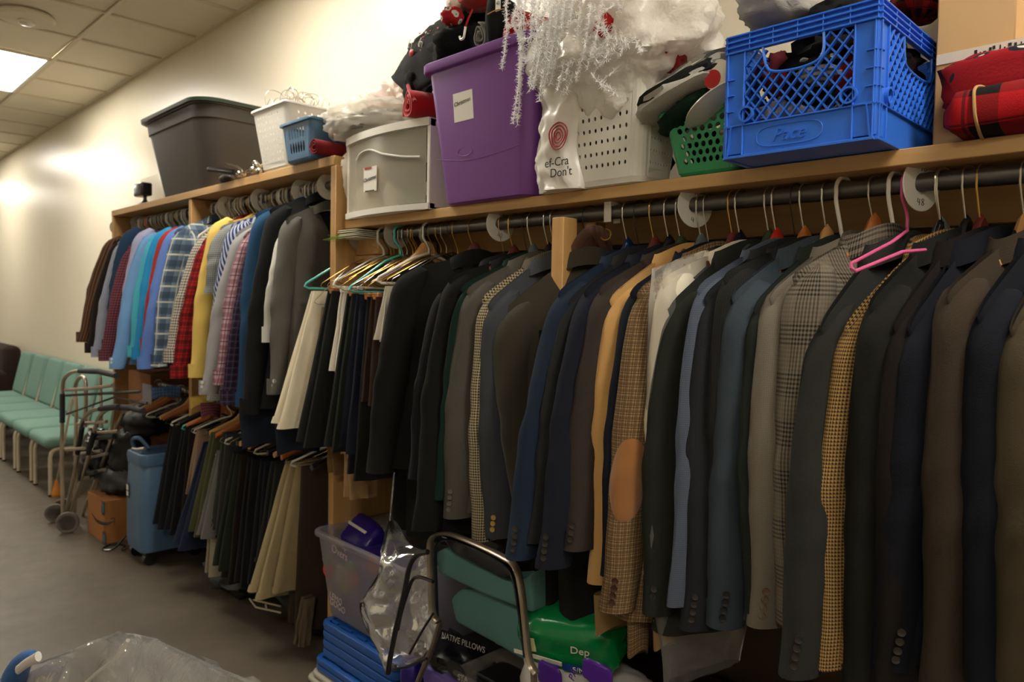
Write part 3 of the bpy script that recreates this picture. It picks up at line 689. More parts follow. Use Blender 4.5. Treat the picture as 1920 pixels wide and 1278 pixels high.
# sizes discs
M_disc = plain('white disc plastic', '#d8d5cc', .35); M_discg = plain('grey disc plastic', '#a39c90', .4)
for px, py, lab, t1, m_ in ((1727, 350, 'white round size divider marked 48 near the right end of the rod', ('48', '48'), M_disc), (1303, 388, 'white round size divider behind the red wooden hangers', ('46', '4'), M_disc),
                        (938, 425, 'white round size divider marked 42 above the olive jacket', ('42', '42'), M_disc), (744, 438, 'grey white size divider marked 40 above the trousers', ('38', '40'), M_discg),
                        (663, 452, 'blank grey divider at the left end of the middle rod', ('', ''), M_discg), (678, 450, 'second blank grey divider at the left end of the middle rod', ('', ''), M_discg)):
    p = onY(px, py, YR); size_disc(V((p.x, YR, ZR)), .004, lab, t1, m_, yaw=-.35 if px > 1000 else -.15, r=.056)
# belts on the post
bt = plain('brown belt leather', '#52362a', .35, bump=.2); Bt_ = thing('leather_belts', 'brown leather belts looped over a hook right of the pale post', 'belt', onY(1080, 520, -.36))
for k in range(4):
    A = onY(1066+7*k, 545, -.385+.012*k); Bm = onY(1078+8*k, 470, -.385+.012*k); C = onY(1108+6*k, 432, -.37+.01*k); D_ = onY(1128+3*k, 452, -.33)
    bm = B(); tube(bm, catmull([A-V((0, 0, .25)), A, Bm, C, D_, D_-V((.0, -.02, .03))], 6), .016, 8, flat=.15, up=V((.7, .7, 0))); obj('belt', bm, bt, Bt_)
bm = B(); q = onY(1140, 440, -.33); tube(bm, [q+V((math.cos(a)*.02, -.01, math.sin(a)*.016)) for a in [2*PI*k/16 for k in range(17)]], .0025, 6); obj('buckle', bm, M_gold, Bt_)
# stack of paper cards on the block
pc = thing('paper_stack', 'small stack of white cards and green fringe on the pine block', 'paper', onY(640, 440, -.38))
c = V((XP+.12, -.30, ZS-.082))
bm = B()
for k in range(5): bx(bm, c+V((rnd.uniform(-.006, .006), -.06+rnd.uniform(-.006, .006), .004+.0075*k)), (.13, .17, .003), .0005)
obj('cards', bm, plain('white card', '#cfc9b4', .7), pc)
bm = B()
for k in range(26): 
    p = c+V((rnd.uniform(-.07, -.0), -.10+rnd.uniform(-.07, 0), .004+rnd.uniform(0, .01))); bar(bm, p, p+V((-.03, -.035, -.006+rnd.uniform(-.01, .008))), .003, .001)
obj('fringe', bm, plain('green fringe', '#7da03a', .6), pc)

# ================================================================== left bay: shirts on the upper rod
US = 'shirts on the upper rod of the tall unit'
def C_(n, *a, **k): return fab(n, *a, **k)
def st(label, sh, cuff, mat, **kw):
    kw.setdefault('b', .03); kw.setdefault('hang', 'grey'); kw.setdefault('yr', YR); kw.setdefault('hw', .22); kw.setdefault('neck', .09); kw.setdefault('dxn', .03); kw.setdefault('dx', -.06); kw.setdefault('far', False)
    return garment('shirt', kw.pop('name', 'shirt'), label, 'shirt', US, sh, cuff, mat, zr=ZRU, **kw)
st('brown striped shirt at the far left end', (200, 446), (142, 640), C_('brown stripe', '#4a2f22', 'vstripe', '#7a5a42', s=.02), dx=-.14, b=.05)
st('black brown shirt next to the striped one at the far left', (212, 450), (158, 660), C_('black brown', '#241c18'), dx=-.14, b=.03)
st('blue and white striped shirt seen as a narrow strip at the far left', (220, 452), (170, 668), C_('blue pin', '#c9cad2', 'vstripe', '#4d5f8c', s=.008), dx=-.12, b=.022)
st('dark teal blue shirt left of the maroon one', (232, 430), (190, 655), C_('teal navy', '#27405c'), b=.05, dx=-.1)
st('maroon grid check shirt near the far left', (238, 462), (184, 675), C_('maroon grid', '#5a2230', 'grid', '#8c5a62', s=.016), b=.03, dx=-.1)
st('pale lavender shirt with an open collar', (256, 432), (222, 640), C_('lavender', '#a9abc9', weave=.15), b=.045, dx=-.08)
st('light blue shirt with a buttoned cuff above the walkers', (266, 440), (204, 690), C_('light blue', '#6f9ac9', weave=.12), b=.03, btn=2, cbtn='#c9d2dc', dx=-.08)
st('bright aqua shirt between the blue ones', (278, 446), (238, 668), C_('aqua', '#4fb4c9', weave=.12), b=.03, dx=-.08)
st('vivid cyan blue shirt with a crisp shoulder', (292, 430), (246, 672), C_('cyan', '#2a8cc4', weave=.12), b=.036, dx=-.08)
st('brick red shirt showing a thin strip', (305, 430), (262, 655), C_('brick', '#a33a36', weave=.15), b=.02, dx=-.08)
st('periwinkle blue shirt left of the flannel', (316, 428), (256, 690), C_('periwinkle', '#5f7fc4', weave=.12), b=.036, dx=-.08)
st('large blue and cream plaid flannel shirt', (326, 432), (282, 686), C_('flannel', '#74889a', 'plaid', '#1f3048', '#d8d8c4', s=.085, weave=.2), b=.06, dx=-.06, neck=.06)
st('brown and white small check shirt', (372, 442), (305, 678), C_('brown check', '#d8d2c6', 'gingham', '#4a3a33', s=.014), b=.028, dx=-.06)
st('bright red tartan shirt with its sleeve hanging low', (378, 452), (318, 708), C_('tartan', '#b01f24', 'plaid', '#0c100e', '#5a1a16', s=.045), b=.024, dx=-.06)
st('plain yellow shirt with square shoulders', (398, 412), (352, 706), C_('yellow', '#e3c268', weave=.12), b=.03, dx=-.06)
st('grey check short sleeve shirt right of the yellow one', (412, 424), (350, 760), C_('grey check', '#a7a8a4', 'gingham', '#6f7478', s=.010), b=.034, short=True, dx=-.06)
st('navy and white diagonal stripe shirt', (432, 420), (392, 640), C_('diag stripe', '#2b3f78', 'dstripe', '#c4c9d4', s=.022), b=.034, dx=-.05)
st('light grey shirt with a long open cuff', (442, 436), (372, 738), C_('light grey', '#9c9b9c', weave=.15), b=.034, dx=-.06, btn=2, cbtn='#d2d2d2')
st('pink plaid shirt with rolled sleeve', (456, 440), (398, 720), C_('pink plaid', '#c9a3ab', 'plaid', '#7a4a5c', '#4a2a3c', s=.05), b=.034, dx=-.05)
st('dark purple plaid shirt behind the pink one', (470, 452), (412, 758), C_('purple plaid', '#3a2a42', 'plaid', '#1c1524', '#5c5470', s=.03), b=.022, dx=-.05)
st('teal blue denim shirt high beside the black one', (478, 398), (440, 760), C_('denim teal', '#2a4f73', weave=.2), b=.03, dx=-.05, neck=.055)
st('black fleece shirt with high shoulders', (505, 390), (448, 775), C_('black fleece', '#17191a', weave=.3), b=.05, dx=-.04, neck=.045, dxn=.06)
st('white shirt seen as a bright edge beside the dark grey one', (530, 425), (492, 640), C_('white cotton', '#d9dad2', weave=.08), b=.024, dx=-.04, dxn=-.06)
st('dark grey dress shirt with two button cuff beside the end panel', (536, 408), (503, 738), C_('dark grey cotton', '#6a6862', weave=.2), b=.05, dx=-.02, btn=2, cbtn='#c9c9c4', neck=.085, dxn=-.085, hl='wire hanger of the dark grey dress shirt', hang='wire', hem=.98, wav=1.6)
# jeans and tails folded below the shirts
for lab, px, py, w, h, mt in (('dark denim jeans folded over a low hanger under the black shirt', 505, 800, .13, .16, C_('dark denim', '#1d2433')), ('navy denim leg hanging under the dark grey shirt', 560, 815, .10, .14, C_('dark denim', '#1d2433')),
                              ('yellow shirt tail hanging below the pink plaid shirt', 378, 752, .06, .05, C_('yellow', '#e3c268')), ('maroon grid shirt tail above the lower hangers', 395, 768, .05, .07, C_('maroon grid', '#5a2230')),
                              ('blue check shirt tail above the lower hangers', 312, 735, .08, .06, C_('blue tail', '#3f5a8c', 'gingham', '#5f7aa8', s=.02))):
    c = onY(px, py, -.50); bm = B(); uD = V((-.3, -.95, 0)); nD = V((.95, -.3, 0))
    def fn(q, t, c=c, w=w, h=h):
        th = 2*PI*q; p = c+uD*math.cos(th)*w*(1-.1*t)+nD*math.sin(th)*.03+V((0, 0, h*.5-t*h)); p.z -= .012*math.cos(2*th)*t; return p+nD*.006*math.sin(5*math.cos(th)+t*3), (q*.5, t*h)
    shell(bm, fn, 24, 8); tag(obj('shirt_tail' if 'tail' in lab else 'jeans', bm, mt), lab, 'garment')
# crowded bare hooks on the upper-left rod
k = 0; x = -5.44
while x < -3.02:
    x += rnd.uniform(.028, .042); k += 1
    if abs(x+4.17) < .04: continue
    st_ = ('grey', 'wire', 'gold', 'grey', 'wire', 'white', 'grey')[k % 7]
    if k == 9 or k == 33: st_ = 'orange'
    if k == 31: st_ = 'aqua'
    yw = rnd.uniform(-.2, .2); u2 = V((math.sin(yw)-.05, -1, 0)).normalized(); n2 = V((-u2.y, u2.x, 0)); n2 = n2 if n2.x > 0 else -n2
    hanger(V((x, YR, ZRU)), u2, n2, .13, .08, st_, .085, {'grey': 'grey plastic hanger crowded on the upper rod', 'wire': 'steel wire hanger crowded on the upper rod', 'gold': 'brass wire hanger crowded on the upper rod', 'white': 'white plastic hanger crowded on the upper rod', 'orange': 'orange plastic hanger standing out on the upper rod', 'aqua': 'aqua plastic hanger beside the orange one on the upper rod'}[st_], rr=.0185, group={'grey': 'crowded grey hangers', 'wire': 'crowded wire hangers', 'gold': 'crowded brass hangers', 'white': 'crowded white hangers', 'orange': 'orange hangers on the upper rod'}.get(st_))
for px, py, lab, t1, r in ((222, 410, 'leftmost grey divider disc on the upper rod', ('', ''), .056), (262, 405, 'second divider disc from the left on the upper rod', ('', ''), .056), (386, 391, 'grey divider disc just right of the wooden divider', ('', ''), .058), (428, 381, 'pale divider disc beside the orange hanger', ('4', '6'), .058), (492, 362, 'pale divider disc in the middle of the right half of the upper rod', ('16', '12'), .058), (570, 340, 'large pale divider disc near the end panel', ('16', ''), .06), (617, 325, 'divider disc half hidden by the end panel', ('', ''), .056)):
    p = onY(px, py, YR); size_disc(V((min(p.x, XP-.04), YR, ZRU)), .004, lab, t1, M_disc if px > 400 else M_discg, yaw=-.12, r=r)

# ================================================================== left bay: trousers on the lower rod
UL = 'trousers on the lower rod of the tall unit'
ZL_ = ZLO
T = lambda n, c, **k: fab(n, c, **k)
K = T('black cotton', '#15151a'); 
low = [('black trousers nearest to the blue machine', (322, 795), (290, 990), K, .26, 'wire'), ('soft black trousers behind the first pair', (345, 797), (312, 1000), K, .2, 'wire'),
 ('brown black trousers with a narrow leg', (352, 800), (335, 960), T('brown black', '#1f1713'), .2, 'gold'),
 ('pinkish tan trousers on a clip hanger', (370, 806), (352, 930), T('pink tan', '#a58a76'), .13, 'gold'), ('navy trousers falling left beside the olive pair', (384, 830), (328, 1030), T('dull navy', '#1b2238'), .22, 'gold'),
 ('olive green trousers with straight creases', (398, 812), (358, 1004), T('olive cotton', '#47492c'), .2, 'wire'), ('cream trousers with a pale hem near the floor', (402, 850), (388, 1080), T('pale cotton', '#b9b09a'), .12, None),
 ('grey trousers with a wide loose hem', (408, 845), (372, 1008), T('grey cotton', '#6d6b68'), .16, None), ('dark grey trousers behind the loose grey pair', (420, 812), (398, 1000), T('dark grey cotton trousers', '#3a3a38'), .2, 'blackp'),
 ('rust orange trousers glimpsed in the dark', (428, 900), (412, 1040), T('rust', '#9c5a26'), .1, None), ('dark green trousers low near the floor', (440, 850), (404, 1068), T('deep green', '#20281c'), .16, None),
 ('black trousers under the white tipped hangers', (448, 850), (420, 1092), T('brown black', '#1f1713'), .2, 'white'), ('navy black trousers in the dark middle of the lower rod', (468, 858), (444, 1100), K, .2, 'wood'),
 ('ink trousers beside the wooden clip hanger', (492, 862), (470, 1104), T('ink cotton', '#14151f'), .2, 'wood'), ('charcoal trousers left of the khaki pair', (512, 866), (486, 1060), T('charcoal cotton', '#232323'), .2, 'wire'),
 ('khaki trousers in several pleats with turned up hems', (540, 866), (474, 1118), T('khaki', '#9a8a68', weave=.2), .20, 'white'), ('second khaki trousers with a heavier hem', (552, 868), (505, 1106), T('khaki2', '#8f7f5e', weave=.2), .16, None),
 ('wide dark brown trousers in front of the end panel', (560, 872), (544, 1178), T('umber cotton', '#3b3025'), .34, 'wood'), ('narrow taupe trouser leg hanging lowest behind the dark brown pair', (568, 1120), (556, 1210), T('taupe cotton', '#5f5340'), .05, None)]
for i, (lab, tp, bt_, mt, wd, hg_) in enumerate(low):
    trousers(lab, tp, bt_, mt, UL, yr=YR-.02, zr=ZLO, width=wd, hang=None, b=.024 if wd > .15 else .014, bw=.95, hw=.16, dxn=.02, dx=-.04, cuffm=mt if 'khaki' in lab else None)
x = -5.1; k = 0
while x < XP-.06:
    x += rnd.uniform(.05, .075); k += 1
    st_ = ('wood', 'wire', 'white', 'gold', 'blackp', 'pale')[k % 6]
    if k == 17: st_ = 'aqua'
    yw = rnd.uniform(-.15, .2); u2 = V((math.sin(yw)-.1, -1, 0)).normalized(); n2 = V((-u2.y, u2.x, 0)); n2 = n2 if n2.x > 0 else -n2
    hanger(V((x, YR, ZLO)), u2, n2, .2, .06, st_, .08, {'wood': 'orange wood hanger', 'wire': 'steel wire hanger', 'white': 'white plastic hanger', 'gold': 'brass wire hanger', 'blackp': 'black plastic hanger', 'pale': 'pale wood hanger', 'aqua': 'aqua plastic hanger'}[st_]+' on the dark lower rod', rr=.016, group=HN[st_]+' hangers on the lower rod')

trousers('long black garment hanging low behind the pale post', (1036, 620), (1030, 1160), P_blk, UW, width=.22, b=.05, hw=.17, dx=.0)
trousers('black green garment hanging low behind the olive jacket', (1010, 600), (1010, 1090), P_dgr, UW, width=.20, b=.03, hw=.10, dx=.0)
# ================================================================== things on the shelves
def tub_bm(bm, x0, x1, y0, y1, z0, z1, ti=.03, r=.05, wall=.004, lip=.012, liph=.018, belt=None, n=6):
    cx, cy = (x0+x1)/2, (y0+y1)/2; hx, hy = (x1-x0)/2, (y1-y0)/2; H = z1-z0
    def S(dx, z, rr=0): return ([(cx+a, cy+b) for a, b in rrect(hx+dx, hy+dx, r+rr, n)], z)
    se = [S(-ti-.012, z0), S(-ti-.003, z0+.006), S(-ti, z0+.018)]
    if belt: se += [S(-ti*(1-belt), z0+H*belt), S(-ti*(1-belt)+.008, z0+H*belt+.006)]
    se += [S(-.001, z1-liph-.004), S(lip*.8, z1-liph-.002), S(lip, z1-liph+.003), S(lip, z1-.005), S(lip*.7, z1), S(-wall, z1), S(-wall-.002, z1-.006), S(-ti-wall, z0+.016), S(-ti-.03, z0+.008)]
    return loft(bm, se)
def perf(bm, P00, P10, P01, P11, nx, nz, hw=.3, hh=.3, mx=.06, mz=.08, stag=False, skip=None, k=8, skew=0.0):
    """sheet with real round holes, bilinear between four corners (P00 bottom left, P10 bottom right, P01 top left)"""
    P00, P10, P01, P11 = map(V, (P00, P10, P01, P11))
    def bl(a, b): return P00*(1-a)*(1-b)+P10*a*(1-b)+P01*(1-a)*b+P11*a*b
    def quad(a0, a1, b0, b1):
        if a1-a0 > 1e-6 and b1-b0 > 1e-6: face(bm, [bm.verts.new(bl(a, b)) for a, b in ((a0, b0), (a1, b0), (a1, b1), (a0, b1))])
    quad(0, 1, 0, mz); quad(0, 1, 1-mz, 1); quad(0, mx, mz, 1-mz); quad(1-mx, 1, mz, 1-mz)
    W = (1-2*mx)/nx; H = (1-2*mz)/nz
    for j in range(nz):
        b0 = mz+j*H; off = W/2 if (stag and j % 2) else 0; m_ = nx-1 if off else nx
        if off: quad(mx, mx+off, b0, b0+H); quad(1-mx-off, 1-mx, b0, b0+H)
        for i in range(m_):
            a0 = mx+off+i*W
            if skip and skip(a0+W/2, b0+H/2): quad(a0, a0+W, b0, b0+H); continue
            ca, cb = a0+W/2, b0+H/2; o_, h_ = [], []
            for q in range(8):
                an = PI/4*q; dx, dy = math.cos(an), math.sin(an); m2 = max(abs(dx), abs(dy))
                o_.append(bm.verts.new(bl(ca+dx/m2*W/2, cb+dy/m2*H/2))); h_.append(bm.verts.new(bl(ca+dx*W*hw, cb+dy*H*hh)))
            for q in range(8): face(bm, [o_[q], o_[(q+1) % 8], h_[(q+1) % 8], h_[q]])
def solid(o, t):
    md = o.modifiers.new('thickness', 'SOLIDIFY'); md.thickness = t; md.offset = 0; return o
def basket(root, x0, x1, y0, y1, z0, z1, ti, mat, nf, nside, nz, hw, hh, stag=False, rr=.022, lip=.008, mx=.05, mz=.08, corner=True):
    bm = B(); i = ti
    c = dict(fl=(x0+i, y0+i), fr=(x1-i, y0+i), bl=(x0+i, y1-i), br=(x1-i, y1-i)); C = dict(fl=(x0, y0), fr=(x1, y0), bl=(x0, y1), br=(x1, y1))
    def wall_(a, b, nx):
        A0, B0, A1, B1 = [V((q[0], q[1], z)) for q, z in ((c[a], z0+rr*.5), (c[b], z0+rr*.5), (C[a], z1), (C[b], z1))]
        d = (B0-A0).normalized(); perf(bm, A0+d*rr, B0-d*rr, A1+d*rr, B1-d*rr, nx, nz, hw, hh, mx, mz, stag)
    wall_('fl', 'fr', nf); wall_('fr', 'br', nside); wall_('br', 'bl', nf); wall_('bl', 'fl', nside)
    for kx, ky, nm in ((1, 1, 'fl'), (-1, 1, 'fr'), (1, -1, 'bl'), (-1, -1, 'br')):
        rows = []
        for q, z in ((c[nm], z0+rr*.5), (C[nm], z1)):
            ccx, ccy = q[0]+kx*rr, q[1]+ky*rr
            rows.append([bm.verts.new((ccx-kx*rr*math.cos(PI/2*t/5), ccy-ky*rr*math.sin(PI/2*t/5), z)) for t in range(6)])
        for t in range(5): face(bm, [rows[0][t], rows[0][t+1], rows[1][t+1], rows[1][t]])
    bmesh.ops.remove_doubles(bm, verts=bm.verts, dist=1e-4)
    bmesh.ops.recalc_face_normals(bm, faces=bm.faces); o = solid(obj('perforated_wall', bm, mat, root, smooth=False), .0022)
    bm = B(); cx, cy = (x0+x1)/2, (y0+y1)/2; hx, hy = (x1-x0)/2, (y1-y0)/2
    def S(dx, z): return ([(cx+a, cy+b) for a, b in rrect(hx+dx, hy+dx, rr, 5)], z)
    loft(bm, [S(-i-.012, z0), S(-i-.004, z0+.003), S(-i+.0005, z0+rr*.55), S(-i-.004, z0+rr*.6), S(-i-.012, z0+.008)]); obj('base', bm, mat, root)
    bm = B(); loft(bm, [S(-.002, z1-.004), S(lip, z1-.006), S(lip+.001, z1), S(lip-.001, z1+.005), S(-.001, z1+.006), S(-.004, z1+.002), S(-.002, z1-.004)], cap0=False, cap1=False); obj('rim', bm, mat, root)
def cloth_thing(name, label, cat, c, s, mat, seed, amp=.18, f=2.0, M=None, group=None, sq=1.0, nu=30, nv=18):
    bm = B(); blob(bm, c, s, seed, amp, f, nu, nv, M, sq); return tag(obj(name, bm, mat, sharp=80), label, cat, group)
def rotM(rx=0, ry=0, rz=0): return Matrix.Rotation(rz, 4, 'Z') @ Matrix.Rotation(ry, 4, 'Y') @ Matrix.Rotation(rx, 4, 'X')
def roll_thing(name, label, cat, c, axis, L, r, mat, turns=3.2, seed=1):
    """rolled fleece with a visible spiral end"""
    ax = V(axis).normalized(); s1 = ax.cross(ZU).normalized(); s2 = s1.cross(ax); root = thing(name, label, cat, V(c)-ZU*r); bm = B(); uvl = bm.loops.layers.uv.verify()
    N_ = 90
    def pt(k, l):
        t = k/N_; rad = r*(.16+.84*t)*(1+.04*math.sin(7*t*turns+seed)); an = 2*PI*turns*t; return V(c)+ax*(l*L+.006*math.sin(an*2)*(l-.5))+s1*math.cos(an)*rad+s2*math.sin(an)*rad
    G = [[bm.verts.new(pt(k, l/6)) for k in range(N_+1)] for l in range(7)]
    for a, b in zip(G, G[1:]):
        for k in range(N_): face(bm, [a[k], a[k+1], b[k+1], b[k]])
    o = obj('rolled_cloth', bm, mat, root, sharp=80); md = o.modifiers.new('t', 'SOLIDIFY'); md.thickness = r*.13
    return root
# --- big black tote on the tall unit
TT = thing('storage_tote', 'big black lidless tote with greenish rim on the tall unit', 'tote', (-4.36, -.25, ZSL))
M_tote = plain('black tote plastic', '#35312d', .42, bump=.1, scale=14, k=.9); M_rim = plain('green black rim', '#1f2b20', .35)
obj('body', tub_bm(B(), -4.77, -3.89, -.50, -.03, ZSL, 2.575, .075, .13, belt=.80, n=10), M_tote, TT)
bm = B(); cx, cy = -4.33, -.265
loft(bm, [([(cx+a, cy+b) for a, b in rrect(.44+d, .235+d, .135, 10)], z) for d, z in ((.010, 2.560), (.026, 2.562), (.028, 2.580), (.012, 2.586), (-.002, 2.582), (.010, 2.560))], cap0=False, cap1=False); obj('rim', bm, M_rim, TT)
bm = B(); bx(bm, (0, 0, 0), (.62, .018, .34), .008, frame(V((1, 0, 0)), V((0, .97, -.2)), V((0, .2, .97)), (onY(255, 320, -.06).x+.31, -.055, ZSL+.18)), 2); tag(obj('tote_lid', bm, frosted('milky lid', '#e6e0d0', .8)), 'milky plastic lid leaning on the wall behind the black tote', 'lid')
bg = thing('webcam_stand', 'small black device with a round foot left of the black tote', 'device', onY(270, 372, -.36)); c = onY(268, 356, -.37)
bm = B(); bx(bm, c, (.15, .07, .085), .012, seg=3); obj('body', bm, M_blkp, bg); c2 = onY(272, 374, -.37); c2.z = ZSL+.012; bm = B(); lathe(bm, [(.04, -.012), (.045, 0), (.03, .01), (.012, .03), (.01, .06)], frame(V((1, 0, 0)), V((0, 1, 0)), ZU, c2), 18); obj('foot', bm, M_blkp, bg)
# --- handlebar with brake lever
hb = thing('bicycle_handlebar', 'black handlebar grip with a silver brake lever lying before the black tote', 'handlebar', onY(440, 330, -.46)); M_chr = plain('chrome', '#c9c6c0', .12, 1.0)
p = onY(392, 317, -.50); q = onY(440, 323, -.45); bm = B(); tube(bm, [p, p+(q-p)*.03, q], .015, 14, rr=[.013, .0165, .0145]); obj('grip', bm, M_blkp, hb)
bm = B(); tube(bm, catmull([onY(424, 306, -.47), onY(440, 310, -.47), onY(452, 318, -.46), onY(454, 328, -.455)], 4), .006, 8); obj('brake_lever', bm, M_chr, hb)
bm = B()
for a, b, r in ((449, 326, .018), (456, 326, .014), (474, 318, .018), (481, 310, .016), (486, 320, .015), (478, 305, .012)): blob(bm, onY(a, b, -.44), (r, r, r), a, .2, 3, 14, 8)
tube(bm, [onY(449, 326, -.45), onY(480, 316, -.42), onY(500, 305, -.35)], .008, 8); obj('clamp', bm, M_chr, hb)
bm = B(); blob(bm, V((onY(425, 336, -.43).x, -.43, ZSL+.022)), (.06, .03, .022), 3, .1); obj('saddle_pad', bm, plain('brown black rubber', '#2a221e', .6), hb)
# --- white perforated basket + blue basket
M_bw = plain('white basket plastic', '#dedbd2', .32); M_bb = plain('dusty blue plastic', '#4c7090', .38); M_bg = plain('green basket plastic', '#2f8f5c', .35)
WB = thing('plastic_basket', 'tall white basket with fine dots, full of wire hangers, on the tall unit', 'basket', (-3.17, -.27, ZSL)); basket(WB, -3.345, -3.02, -.475, -.05, ZSL, 2.40, .035, M_bw, 9, 10, 8, .16, .2, rr=.025)
BB = thing('plastic_basket', 'small dusty blue slotted basket in front of the white one', 'basket', (-2.9, -.36, ZSL)); basket(BB, -3.03, -2.775, -.49, -.10, ZSL, 2.285, .016, M_bb, 6, 9, 2, .40, .42, rr=.022, lip=.010, mx=.16, mz=.12)
def wire_tangle(name, label, c, s, n_, mat, seed, parent=None):
    r2 = random.Random(seed); bm = B()
    for k in range(n_):
        o = V(c)+V((r2.uniform(-s[0], s[0]), r2.uniform(-s[1], s[1]), r2.uniform(-.02, .01))); an = r2.uniform(0, PI); d = V((math.cos(an), math.sin(an), 0)); h = r2.uniform(.5, 1)*s[2]; w_ = r2.uniform(.02, .05)
        tube(bm, catmull([o-d*w_*.3-ZU*.06, o-d*w_+ZU*h*.4, o-d*w_*.5+ZU*h, o+d*w_*.6+ZU*h*.95, o+d*w_+ZU*h*.5, o+d*w_*.2+ZU*.0], 4), .0016, 5)
    o = obj(name, bm, mat, parent); 
    if parent is None: tag(o, label, 'hangers'); o['kind'] = 'stuff'
    return o
wire_tangle('wire_hangers', 'tangle of wire hanger hooks rising from the tall white basket', (-3.18, -.30, 2.41), (.11, .13, .085), 26, M_wire, 3)
wire_tangle('wire_hangers', 'loose pile of pale wire hangers behind the blue basket', (-2.80, -.16, 2.36), (.12, .06, .10), 20, M_wht, 5)
bm = B(); tub_bm(bm, -3.0, -2.70, -.10+.005, -.02, ZSL, 2.33, .01, .02); 
for v in bm.verts: pass
tag(obj('plastic_bin', bm, M_bw), 'narrow white bin of hangers between the blue basket and the wall', 'bin')
for i, (dx, dy, s, col, lab) in enumerate(((-.06, -.08, .05, '#1d1d20', 'black sock in the blue basket'), (.03, -.06, .045, '#8c8f9a', 'grey glove in the blue basket'), (.07, -.10, .04, '#7a1f2a', 'dark red knit at the right end of the blue basket'), (-.02, .04, .06, '#c98a4a', 'orange brown wooden piece in the blue basket'), (.05, .06, .06, '#3d5a46', 'green knit in the blue basket'))):
    cloth_thing('accessory', lab, 'accessory', (-2.90+dx, -.33+dy, ZSL+.07+.03*(i % 2)), (s, s, s*.8), plain('cloth '+col, col, .9), i, .25)
roll_thing('rolled_cloth', 'dark red roll at the end of the tall unit beside the blue basket', 'cloth', (-2.735, -.50, ZSL+.035), (0, 1, 0), .2, .032, fab('dark red knit', '#7a1a22'), 2.5)
# --- frosted drawer box
DR = thing('drawer_box', 'frosted plastic drawer box with a white frame and a Christmas sticker', 'drawer box', (-2.36, -.22, ZS)); Wt = plain('white frame plastic', '#e2dfd6', .35)
dx0, dx1, dz1 = -2.625, -2.085, 2.185; yf = -.41
def arc_y(x): t = (x-(dx0+dx1)/2)/((dx1-dx0)/2); return yf-.035*(1-t*t)
def slab_arc(bm, z0, z1, out, xa=dx0, xb=dx1, th=.02, n_=16):
    A = []
    for k in range(n_+1):
        x = xa+(xb-xa)*k/n_; y = arc_y(x)-out; A.append([bm.verts.new((x, y, z0)), bm.verts.new((x, y, z1)), bm.verts.new((x, y+th, z1)), bm.verts.new((x, y+th, z0))])
    for a, b in zip(A, A[1:]):
        for k in range(4): face(bm, [a[k], a[(k+1) % 4], b[(k+1) % 4], b[k]])
    face(bm, A[0][::-1]); face(bm, A[-1])
bm = B(); slab_arc(bm, ZS, ZS+.022, .006, th=.03); slab_arc(bm, dz1-.028, dz1, .006, th=.03)
for x in (dx0+.009, dx1-.009): bx(bm, (x, -.215, (ZS+dz1)/2), (.018, .39, dz1-ZS-.002), .003)
bx(bm, ((dx0+dx1)/2, -.215, dz1-.006), (dx1-dx0, .39, .012), .003); bx(bm, ((dx0+dx1)/2, -.215, ZS+.006), (dx1-dx0, .39, .012), .003); bx(bm, ((dx0+dx1)/2, -.025, (ZS+dz1)/2), (dx1-dx0, .01, dz1-ZS), .002)
obj('frame', bm, Wt, DR); bm = B(); slab_arc(bm, ZS+.026, dz1-.034, -.002, dx0+.02, dx1-.02, .003); df = obj('drawer_front', bm, frosted('frosted drawer front', '#e0dac9', .36, .2), DR)
bm = B(); P = [(dx0+.10+.0*k, 0) for k in range(1)]; pts = catmull([onY(a, b, yf-.02) for a, b in ((671, 301), (678, 290), (689, 284), (700, 282), (712, 285), (722, 289), (740, 292), (760, 294), (784, 293))], 4); pts = [V((p.x, arc_y(p.x)-.002, p.z)) for p in pts]
tube(bm, pts, .0035, 6); obj('scoop_edge', bm, Wt, df)
def curved(px, py): return onY(px, py, arc_y(onY(px, py, yf-.03).x)-.004)
o_ = curved(694, 336); bm = B(); bx(bm, (0, 0, 0), (.088, .094, .002), .0008, frame(V((1, 0, .0)), ZU, V((0, -1, 0)), o_)); stc = obj('sticker', bm, plain('sticker white', '#e6e2da', .5), df)
bm = B(); bx(bm, (0, .0, .0), (.046, .007, .001), 0, frame(V((1, 0, 0)), ZU, V((0, -1, 0)), o_+V((-.014, -.002, .043)))); obj('red_print', bm, plain('red print', '#b3252a', .5), stc)
text('Christmas', .021, o_+V((0, -.0012, .002)), (1, 0, .12), (0, 0, 1), M_ink, stc, shear=.2)
bm = B(); bx(bm, (0, 0, 0), (.06, .004, .001), 0, frame(V((1, 0, 0)), ZU, V((0, -1, 0)), o_+V((0, -.002, -.044)))); obj('underline', bm, M_ink, stc)
for i, (px, py, s, col, lab) in enumerate(((685, 385, (.09, .06, .07), '#e8ddc6', 'cream fluffy fleece at the lower left inside the drawer'), (672, 330, (.05, .08, .14), '#ded6c4', 'pale cloth at the left inside the drawer'), (745, 365, (.07, .05, .06), '#d9cfbf', 'beige folded knit inside the drawer'), (722, 318, (.028, .04, .05), '#c48f4a', 'gold brown toy block inside the drawer'),
      (765, 325, (.09, .07, .07), '#4a4f52', 'dark grey knit with flakes inside the drawer'), (775, 378, (.06, .05, .04), '#5f7a5a', 'green and red cloth at the lower right inside the drawer'), (735, 290, (.10, .06, .05), '#6a625a', 'brown grey cloth at the top inside the drawer'), (775, 392, (.03, .03, .02), '#a8402f', 'small red cloth inside the drawer'))):
    c = onY(px, py, -.33); c.z = max(c.z, ZS+.014+s[2]); cloth_thing('folded_cloth', lab, 'cloth', c, s, plain('drawer cloth '+col, col, .95), i+20, .2)
